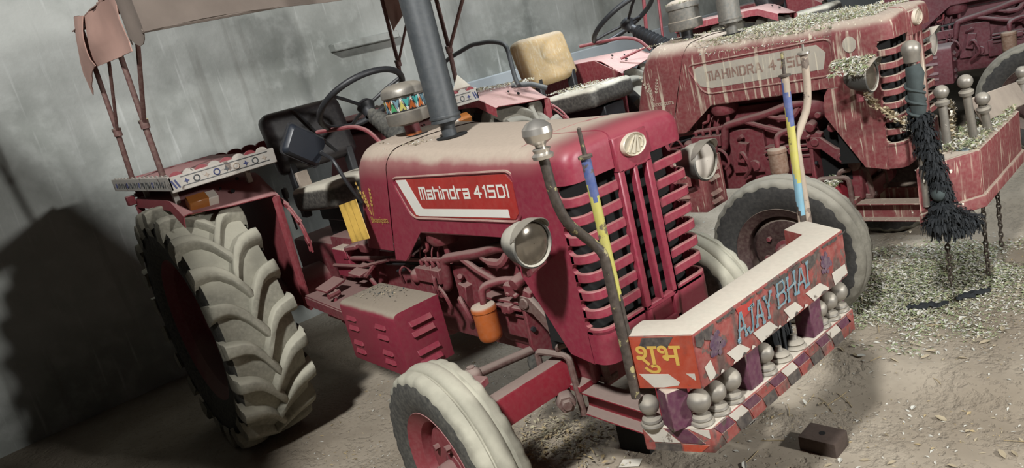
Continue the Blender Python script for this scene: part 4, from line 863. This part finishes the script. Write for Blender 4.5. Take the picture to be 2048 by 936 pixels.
# ------------------------------------------------------------------ structure
T2L, T2R = V(.0523, 1.7516, .05), .0857
T3L, T3R = V(.24, 4.24, .11), .24
for L_, R_ in ((V(0, 0, 0), 0), (T2L, T2R), (T3L, T3R)):
    for s in (-1, 1):
        for x, y, r in ((FX, s*.638, .14), (0, s*.736, .22)):
            q = Matrix.Rotation(R_, 3, 'Z') @ V(x, y, 0) + L_; WHEELS.append((q.x, q.y, r))
def coords(a, b, fine0, fine1, f, c):
    out = []; t = a
    while t < b: out.append(t); t += f if fine0 <= t < fine1 else c
    return out+[b]
gx = coords(-1.5, 7, -.4, 3.7, .045, .3); gy = coords(-6, 14, -1.3, 3.0, .045, .35)
g = MB(); g.loft([[V(x, y, gh(x, y)) for y in gy] for x in gx], 0, False, False)
fl = g.build('floor', 'dirt', smooth=80, kind='structure'); fl['label'] = 'dusty dirt floor littered with chaff and dry leaves'
def structure(mb, name, mat, label, **k):
    o = mb.build(name, mat, kind='structure', **k); o['label'] = label; return o
structure(MB().box(-1.62, -1.5, -6, 14, -.05, 4.4), 'wall_back', 'plaster', 'grey stained plaster wall behind the tractors')
structure(MB().box(-1.5, 2.13, -2.08, -1.96, -.05, 3.02), 'shade_wall_left', 'shade_wall_dark', 'added unseen wall that shades the rear wheel of the nearest tractor')  # unseen wall added to keep light off the near rear wheel face
structure(MB().box(-1.5, -1.44, 2.02, 14, -.05, 1.40), 'trim_1', 'plaster_blue', 'pale blue grey plinth along the foot of the back wall', bevel=.01)
structure(MB().box(-1.5, -1.40, 1.05, 1.64, 1.895, 1.955), 'trim_2', 'plaster', 'short plastered ledge sticking out of the back wall', bevel=.008)

# ------------------------------------------------------------------ nearest tractor
t1, bump1 = tractor('tractor', (0, 0, 0), 0, 1)
thing(t1, 'red tractor with canvas canopy and white striped side label, nearest the camera', 'tractor', 'parked red tractors')
for s in (-1, 1): ledge_tray(t1, s); marker_poles(t1, bump1, s)
canopy(t1); mirror(t1); yellow_tag(t1)
rb = MB(); rb.box(-.55, -.525, -.80, .80, 1.30, 1.42)
rb = rb.build('rear_board', 'red_fender', t1)
for i in range(18):
    y0 = -.80+1.6*i/18; y1 = y0+1.6/18
    MB().prism([V(-.548, y0+(y1-y0)*(.5-.5*math.cos(PI*k/7)), 1.415+.025*math.sin(PI*k/7)) for k in range(8)]+[V(-.548, y1, 1.40), V(-.548, y0, 1.40)], (.02, 0, 0)).build('scallop', 'red_fender', rb)
MB().box(-.553, -.515, -.81, .81, 1.335, 1.355).build('board_moulding', 'red_fender', rb)
pts = []
for i in range(420):
    x = random.uniform(1.09, 1.42); y = random.uniform(-.18, .05); pts.append(((x, y, ztop(x)+.010), (0, 0, 1), random.uniform(.4, 1.1)))
for i in range(160):
    z = random.uniform(1.24, 1.36); pts.append(((random.uniform(1.12, 1.3)+(z-1.3)*.3, -.255+max(0, z-1.29)*.55, z+.005), (0, -.6, .7), .5))
chaff_geo('chaff_dust', pts, t1, ['chaff', 'chaff_white', 'leaf'], .008)
pts = [((1.06+random.gauss(0, .10)+.9*0, -.33+random.gauss(0, .05), .768), (0, 0, 1), .8) for i in range(130)]
chaff_geo('chaff_dust', [p for p in pts if -.44 < p[0][1] < -.27 and .94 < p[0][0] < 1.38], t1, ['leaf', 'tassel_top'], .007)

# ------------------------------------------------------------------ second tractor
t2, bump2 = tractor('tractor', T2L, T2R, 2)
thing(t2, 'stained red tractor covered in chaff and droppings, yellow seat back, middle of the row', 'tractor', 'parked red tractors')
rl = MB(); rl.tube(rounded([(-.20, -.55, 1.60), (.02, -.58, 1.635), (.22, -.60, 1.625), (.34, -.60, 1.59), (.345, -.60, 1.39), (.36, -.60, 1.345)], .05), .0135, 10); rl.tube([(.28, -.58, 1.345), (.37, -.50, 1.325), (.43, -.44, 1.28)], .016, 10); rl.tube(rounded([(-.20, -.55, 1.60), (-.36, -.52, 1.57), (-.38, -.52, 1.34)], .05), .0135, 8)
rl.build('grab_rail', 'grey_exhaust', t2)
rp = MB(); rp.tube([(.33, .80, 1.33), (.36, .83, 1.75), (.36, .83, 2.3)], .013, 8); rp.tube([(.30, .5, 1.30), (.52, .72, 1.36), (.55, .74, 1.9)], .010, 8); rp.build('canopy_post', 'red_fender', t2)
L2 = lambda p: Matrix.Rotation(T2R, 3, 'Z') @ Vector(p) + T2L
# chaff lying on it
pts = []
for i in range(11000):
    x = 1.33+.92*random.random()**.8; y = random.uniform(-.24, .24); k = .040*max(0, min(1, (x-1.4)/.3))*(max(0, .5+noise.noise(V(x*7, y*7, 1)))) * (1 if x < 2.15 else .3)
    pts.append(((x, y, ztop(x)+.006-max(0, abs(y)-.19)*.5+random.random()*k), (0, 0, 1), random.uniform(.5, 1.1)))
for i in range(1500):
    x = random.uniform(1.38, 2.2); t = random.random()**1.6; pts.append(((x, -.215-.045*t, ztop(x)-.005-.05*t), (0, -.7, .5), random.uniform(.4, .8)))
for i in range(450): pts.append(((random.uniform(.9, 1.3), random.uniform(-.18, .2), ztop(1.1)+.010), (0, 0, 1), .7))
chaff_geo('chaff_layer', pts, t2, ['chaff', 'chaff_green', 'chaff_white', 'chaff_white', 'chaff'], .0085, tall=1.1)
pts = [((random.uniform(-.35, .32), -.40-abs(random.gauss(0, .09)), 1.342+random.random()*.012), (0, 0, 1), .9) for i in range(900)]
chaff_geo('chaff_layer', pts, t2, ['chaff', 'chaff_white'], .011, tall=.9)
pts = [((random.uniform(.15, .56), random.uniform(-.2, .2), 1.21), (0, 0, 1), .9) for i in range(420)]
chaff_geo('chaff_layer', pts, t2, ['chaff', 'chaff_white'], .010, tall=.8)
pts = [((random.uniform(.95, 1.39), random.uniform(-.475, -.275), .770+random.random()*.012), (0, 0, 1), .9) for i in range(600)]+[((random.uniform(1.93, 2.0), random.uniform(-.46, -.14), .552+random.random()*.02), (0, 0, 1), 1) for i in range(900)]
chaff_geo('chaff_layer', pts, t2, ['chaff', 'chaff_green', 'chaff_white'], .011, tall=.9)
pts = []
for i in range(900):
    a = random.uniform(-1.2, 1.2); x = random.uniform(2.13, 2.29); r_ = .083+.012*random.random(); pts.append(((x, -.425+r_*math.sin(a), 1.085+r_*math.cos(a)), (0, math.sin(a), math.cos(a)), .9))
chaff_geo('chaff_layer', pts, t2, ['chaff', 'chaff_green', 'chaff_white'], .010, tall=.9)
pts = [((1.195+.09*math.cos(a)*q, -.045+.09*math.sin(a)*q, ztop(1.195)+.235-q*.02), (0, 0, 1), .8) for a, q in [(random.uniform(0, 6.28), random.random()**.5) for i in range(250)]]
chaff_geo('chaff_layer', pts, t2, ['chaff', 'chaff_green'], .009, tall=.7)
# bumper ornaments of the second tractor
pts = [((random.uniform(2.48, 2.625), random.uniform(-.36, .40), .720+random.random()*.022), (0, 0, 1), 1) for i in range(1500)]
chaff_geo('chaff_layer', pts, bump2, ['chaff', 'chaff_green', 'chaff_white'], .011, tall=.9)
for (bx, by, tx, ty, tz, r_, k) in ((2.50, -.275, 2.495, -.278, .93, .034, .030), (2.58, -.19, 2.575, -.235, .955, .020, .030), (2.60, -.045, 2.595, -.085, .845, .017, .030), (2.60, .60, 2.6, .615, .82, .02, .030)):
    p = MB(); b_, t_ = V(bx, by, .714), V(tx, ty, tz); p.cyl(b_, t_, .017, 12); p.lathe([(.017, -.03), (.027, -.026), (.029, -.012), (.018, -.004), (.018, .004)], t_, (t_-b_), 14); p.ball(t_+V(0, 0, .030), k, 16); p.build('bumper_finial', 'ball', bump2, smooth=40)
pp = MB(); pp.tube([(2.49, -.575, .55), (2.498, -.598, 1.16)], .014, 10); pp.lathe([(.014, -.01), (.028, -.006), (.03, .0), (.03, .02), (.036, .032), (.036, .05), (.028, .066), (.012, .076), (.001, .078)], (2.498, -.60, 1.155), (0, 0, 1), 18); pp.build('ball_pole', 'ball', bump2, smooth=40)

# ------------------------------------------------------------------ third tractor, far right
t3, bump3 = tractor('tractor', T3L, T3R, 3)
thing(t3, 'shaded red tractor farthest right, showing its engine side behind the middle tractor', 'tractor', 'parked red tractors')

# ------------------------------------------------------------------ things hanging on or lying about
def strands(mb, c, n, L, spread, m=0, w=.004):
    for i in range(n):
        a = random.uniform(0, 2*PI); d = V(math.cos(a), math.sin(a), 0); l = L*random.uniform(.6, 1.1); e = V(-d.y, d.x, 0)*w*random.uniform(.6, 1.5)
        o = Vector(c)+d*.008; p = o+d*spread*random.uniform(.5, 1.1)+V(0, 0, -l*.35); q = p+d*spread*random.uniform(-.2, .3)+V(0, 0, -l*.65)
        mb.add([o-e, o+e, p+e, p-e, q+e*.4, q-e*.4], [(0, 1, 2, 3), (3, 2, 4, 5)], m)
tas = empty('tassel_garland', L2((2.498, -.60, .60)), T2R)
def TL(x, y, z): return V(x-2.498, y+.60, z-.60)
w_ = MB(); w_.tube([TL(2.498, -.60, 1.135), TL(2.505, -.602, 1.10), TL(2.50, -.605, 1.04), TL(2.505, -.60, .97), TL(2.50, -.60, .93)], [.027, .034, .028, .030, .024], 12)
for i in range(3): w_.tube([TL(2.498+.032*math.cos(t), -.60+.032*math.sin(t), 1.10-.05*i-.012*t) for t in [j*.5 for j in range(14)]], .007, 5)
w_.build('cloth_wrap', 'tassel_top', tas)
b_ = MB()
for i in range(26): strands(b_, TL(2.50+.0018*i+.008*math.sin(i*1.7), -.60+.0024*i+.008*math.cos(i*2.1), .950-.015*i), 55, .042, .034+.008*(i % 5 == 0)+.005*math.sin(i*.9))
for c in (TL(2.55, -.57, .54), TL(2.53, -.585, .50), TL(2.56, -.52, .50), TL(2.58, -.48, .47), TL(2.54, -.55, .46), TL(2.57, -.51, .45), TL(2.60, -.46, .45)): strands(b_, c, 150, .055, .050); strands(b_, Vector(c)+V(0, 0, .02), 60, .03, .055)
for i in range(26): strands(b_, TL(2.53+random.gauss(0, .04), -.56+random.gauss(0, .04), random.uniform(.42, .95) if i % 2 else random.uniform(.42, .55)), 1, .012, .006, 1, .005)
b_.build('yarn_fringe', ['tassel', 'flower_white'], tas, smooth=10); MB().ball(TL(2.54, -.575, .60), .030, 14).build('bead', 'tassel_top', tas)
thing(tas, 'long black yarn tassel garland wrapped round the ball pole of the middle tractor', 'tassel')
tb = MB()
for x, y in ((2.70, .02), (2.70, .05), (2.695, .09)): strands(tb, V(x, y, .715), 60, .15, .016)
thing(tb.build('tassel', 'tassel', smooth=10), 'short black tassel hanging under the painted bumper of the nearest tractor', 'tassel')
# flower garland
gp = [L2(p) for p in ((2.205, -.365, 1.02), (2.245, -.35, .96), (2.30, -.315, .885), (2.345, -.25, .82), (2.37, -.19, .77), (2.385, -.14, .70))]
gar = MB(); n_ = 0
for a_, b2 in zip(gp[:-1], gp[1:]):
    for i in range(5):
        c = a_.lerp(b2, i/5)+V(random.uniform(-.012, .012), random.uniform(-.012, .012), random.uniform(-.012, .012)); r_ = random.uniform(.018, .026); m_ = random.random() < .35
        for j in range(26):
            d = V(random.gauss(0, 1), random.gauss(0, 1), random.gauss(0, 1)).normalized(); x, y, z = frame(d); q = c+d*r_*.55; t = c+d*r_
            gar.add([q-x*.006, t-x*.004+y*.004, t+x*.006, q+x*.006], [(0, 1, 2, 3)], int(m_))
gar.tube(gp, .006, 6, 0)
thing(gar.build('flower_garland', ['flower', 'flower_white'], smooth=10), 'dried flower garland drooping from the headlamp across the middle tractor grille', 'garland')
gar = MB()
for i in range(16):
    c = L2((2.50+.005*random.random(), -.20+.02*random.uniform(-1, 1), .90-.011*i))
    for j in range(20):
        d = V(random.gauss(0, 1), random.gauss(0, 1), random.gauss(0, 1)).normalized(); x, y, z = frame(d); r_ = .020; gar.add([c+d*r_*.5-x*.006, c+d*r_-x*.004+y*.004, c+d*r_+x*.006, c+d*r_*.5+x*.006], [(0, 1, 2, 3)], j % 2)
thing(gar.build('flower_garland', ['flower', 'flower_white'], smooth=10), 'bunch of dried flowers standing behind the finials on the middle tractor bumper', 'garland')
# chains
link = MB(); link.lathe([(.0035*math.cos(2*PI*k/6)+.0085, .0035*math.sin(2*PI*k/6)) for k in range(6)], (0, 0, 0), (0, 1, 0), 12, 0, True); link.v = [V(p.x, p.y, p.z*1.65) for p in link.v]
lk0 = None
for (p, nl, lb) in (((2.615, -.285, .505), 17, 'rusty chain hanging from the middle tractor bumper, nearest its corner'), ((2.615, -.045, .505), 15, 'rusty chain hanging from the middle tractor bumper, at the right edge of the photo'), ((2.53, -.50, .43), 12, 'rusty chain hanging below the black tassel garland')):
    o = L2(p); ch = empty('chain', o, T2R+random.uniform(-.5, .5)); thing(ch, lb, 'chain', 'chains under the middle tractor bumper')
    for i in range(nl):
        loc = (random.uniform(-.001, .001), random.uniform(-.001, .001), -.0225*i)
        if lk0 is None: lk0 = link.build('chain_link', 'rustchain', ch, smooth=60); lk = lk0
        else: lk = link_copy(lk0, ch)
        lk.location = loc; lk.rotation_euler = (random.uniform(-.08, .08), random.uniform(-.08, .08), PI/2*(i % 2)+random.uniform(-.2, .2))
bd = MB().boxr(L2((2.57, .33, .775)), (.025, .62, .12), (-6, -24, math.degrees(T2R)-2)).build('plank', 'wood', bevel=.003)
thing(bd, 'short dusty plank leaning on the middle tractor bumper beside the finials', 'plank')
# wads of rubbish on the far ledge of the nearest tractor
def crumple(c, r, seed, sq=.8):
    b = MB(); b.ball((0, 0, 0), r, 12, 0, sq); b.v = [Vector(c)+p*(1+.5*noise.noise(p*(2.2/r)+V(seed, 0, 0)))+V(0, 0, r*sq*.8) for p in b.v]; return b
thing(crumple((.36, .70, 1.445), .045, 3).build('crumpled_paper', 'paper', smooth=15), 'crumpled grey plastic wad lying on the far fender ledge behind the exhaust', 'rubbish')
pz = MB().prism([V(.40, .76, 1.455), V(.44, .86, 1.455), V(.42, .80, 1.535)], (.02, -.015, .01)); thing(pz.build('paper_scrap', 'paper', bevel=.004), 'pointed folded paper scrap standing on the far fender ledge', 'rubbish')
# bricks
def brick(c, size, rz, name, lab, mat='brick'):
    b = MB(); b.boxr((0, 0, size[2]/2), size); b = b.build(name, mat, bevel=.006, seg=2); b.location = (c[0], c[1], gh(c[0], c[1])-.004); b.rotation_euler = (0, 0, math.radians(rz)); thing(b, lab, 'brick', 'bricks on the floor'); return b
br = brick((2.545, .45, 0), (.135, .105, .062), 4, 'brick', 'sooty brick on the dirt floor in front of the painted bumper')
MB().lathe([(.001, 0), (.012, 0), (.012, .001), (.001, .001)], (0, 0, .0618), (0, 0, 1), 10).build('brick_hole', 'blackhole', br)
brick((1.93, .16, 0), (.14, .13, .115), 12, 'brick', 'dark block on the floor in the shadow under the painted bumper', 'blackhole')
# stuff on the floor
def on_floor(n, fx, size, mats, name, label, tall=.5, zup=.006):
    pts = []
    while len(pts) < n:
        x, y, h = fx(); pts.append(((x, y, gh(x, y)+zup*random.random()+h), (0, 0, 1), random.uniform(.5, 1.3)))
    o = chaff_geo(name, pts, None, mats, size, 'stuff', tall); o['label'] = label; o['category'] = 'litter'; return o
def pile():
    while True:
        x, y = random.uniform(1.75, 3.0), random.uniform(1.1, 2.7); d = math.hypot((x-2.33)/.52, (y-1.82)/.62)+.45*noise.noise(V(x*4, y*4, 0))
        if random.random() < max(0, 1.15-d): return x, y, max(0, .025*(1-d))*random.random()
on_floor(20000, pile, .0085, ['chaff_white', 'chaff_green', 'chaff_green', 'chaff', 'chaff_white'], 'chaff_heap', 'pale green and white chaff spread on the floor beside the middle tractor', .55)
def litter():
    while True:
        x, y = random.uniform(.2, 3.5), random.uniform(-.7, 2.6)
        if random.random() < .35+.9*noise.noise(V(x*2.5, y*2.5, 5))+.25*(y > .5): return x, y, 0
on_floor(5200, litter, .0075, ['chaff_white', 'leaf', 'chaff_white', 'straw'], 'floor_litter', 'small white flakes and leaf bits strewn over the dirt floor', .25, .003)
def nest():
    return 1.62+random.gauss(0, .13), -.02+random.gauss(0, .12), abs(random.gauss(0, .012))
on_floor(900, nest, .011, ['straw', 'chaff', 'leaf'], 'straw_litter', 'heap of dry straw on the floor under the front axle', .4, .012)
# individual leaves and stalks in the open floor at the right
for i in range(46):
    x, y = random.uniform(2.0, 3.15), random.uniform(.15, 1.6); L_ = random.uniform(.012, .026); w_ = L_*random.uniform(.3, .5)
    b = MB(); b.add([V(-L_, 0, 0), V(-L_*.3, -w_, .003), V(L_*.5, -w_*.8, .004), V(L_, 0, .002), V(L_*.5, w_*.8, .006), V(-L_*.3, w_, .005), V(0, 0, -.001)], [(0, 1, 6), (1, 2, 6), (2, 3, 6), (3, 4, 6), (4, 5, 6), (5, 0, 6)])
    o = b.build('dry_leaf', ('leaf', 'chaff_white', 'leaf')[i % 3], thick=.0008); o.location = (x, y, gh(x, y)+.003); o.rotation_euler = (random.uniform(-.3, .3), random.uniform(-.3, .3), random.uniform(0, 6))
    pale = i % 3 == 1; thing(o, 'small %s dry leaf lying on the open dirt floor' % ('pale' if pale else 'brown'), 'leaf', 'pale dry leaves on the floor' if pale else 'brown dry leaves on the floor')
for i in range(16):
    x, y = random.uniform(2.1, 3.15), random.uniform(.2, 1.5); a = random.uniform(0, PI); L_ = random.uniform(.03, .075); d = V(math.cos(a), math.sin(a), 0)*L_
    b = MB(); b.tube([-d+V(0, 0, .001), V(d.y*.1, -d.x*.1, .004), d+V(0, 0, .001)], .0013, 5); o = b.build('straw_stalk', 'straw'); o.location = (x, y, gh(x, y)+.002)
    thing(o, 'thin dry straw stalk lying on the open dirt floor', 'straw', 'straw stalks on the floor')
for (x, y, r_, lb) in ((1.30, .30, .05, 'white paper scrap on the floor behind the front axle'), (1.985, .02, .045, 'pale paper scrap on the floor at the bottom edge under the bumper')):
    b = MB(); b.prism([V(-r_, -.02, 0), V(r_*.8, -.025, .004), V(r_, .02, .006), V(-r_*.7, .028, .002)], (0, 0, .001)); o = b.build('paper_scrap', 'paper'); o.location = (x, y, gh(x, y)+.004); o.rotation_euler = (0, 0, .6); thing(o, lb, 'paper')

for (x, y, sd, lb) in ((2.47, 1.56, 1, 'black plastic shred on the floor at the near edge of the chaff'), (2.60, 1.72, 5, 'longer black plastic shred on the floor in the chaff')):
    b = MB(); rings = []
    for i in range(12):
        t = i/11-.5; c = V(t*.17, .03*noise.noise(V(t*6, sd, 0)), .006); w = .022*(1-abs(t)*1.5)+.004
        rings.append([c+V(0, -w, .008*noise.noise(V(t*9, sd, 4))), c+V(.004, -w*.3, .012+.012*noise.noise(V(t*14, sd, 2))), c+V(0, w*.4, .004), c+V(.003, w, .010*noise.noise(V(t*11, sd, 7))+.006)])
    b.loft(rings, 0, False, False); o = b.build('plastic_shred', 'tassel', thick=.001, smooth=20); o.location = (x, y, gh(x, y)+.010); o.rotation_euler = (0, 0, .5+sd*.1); thing(o, lb, 'rubbish')
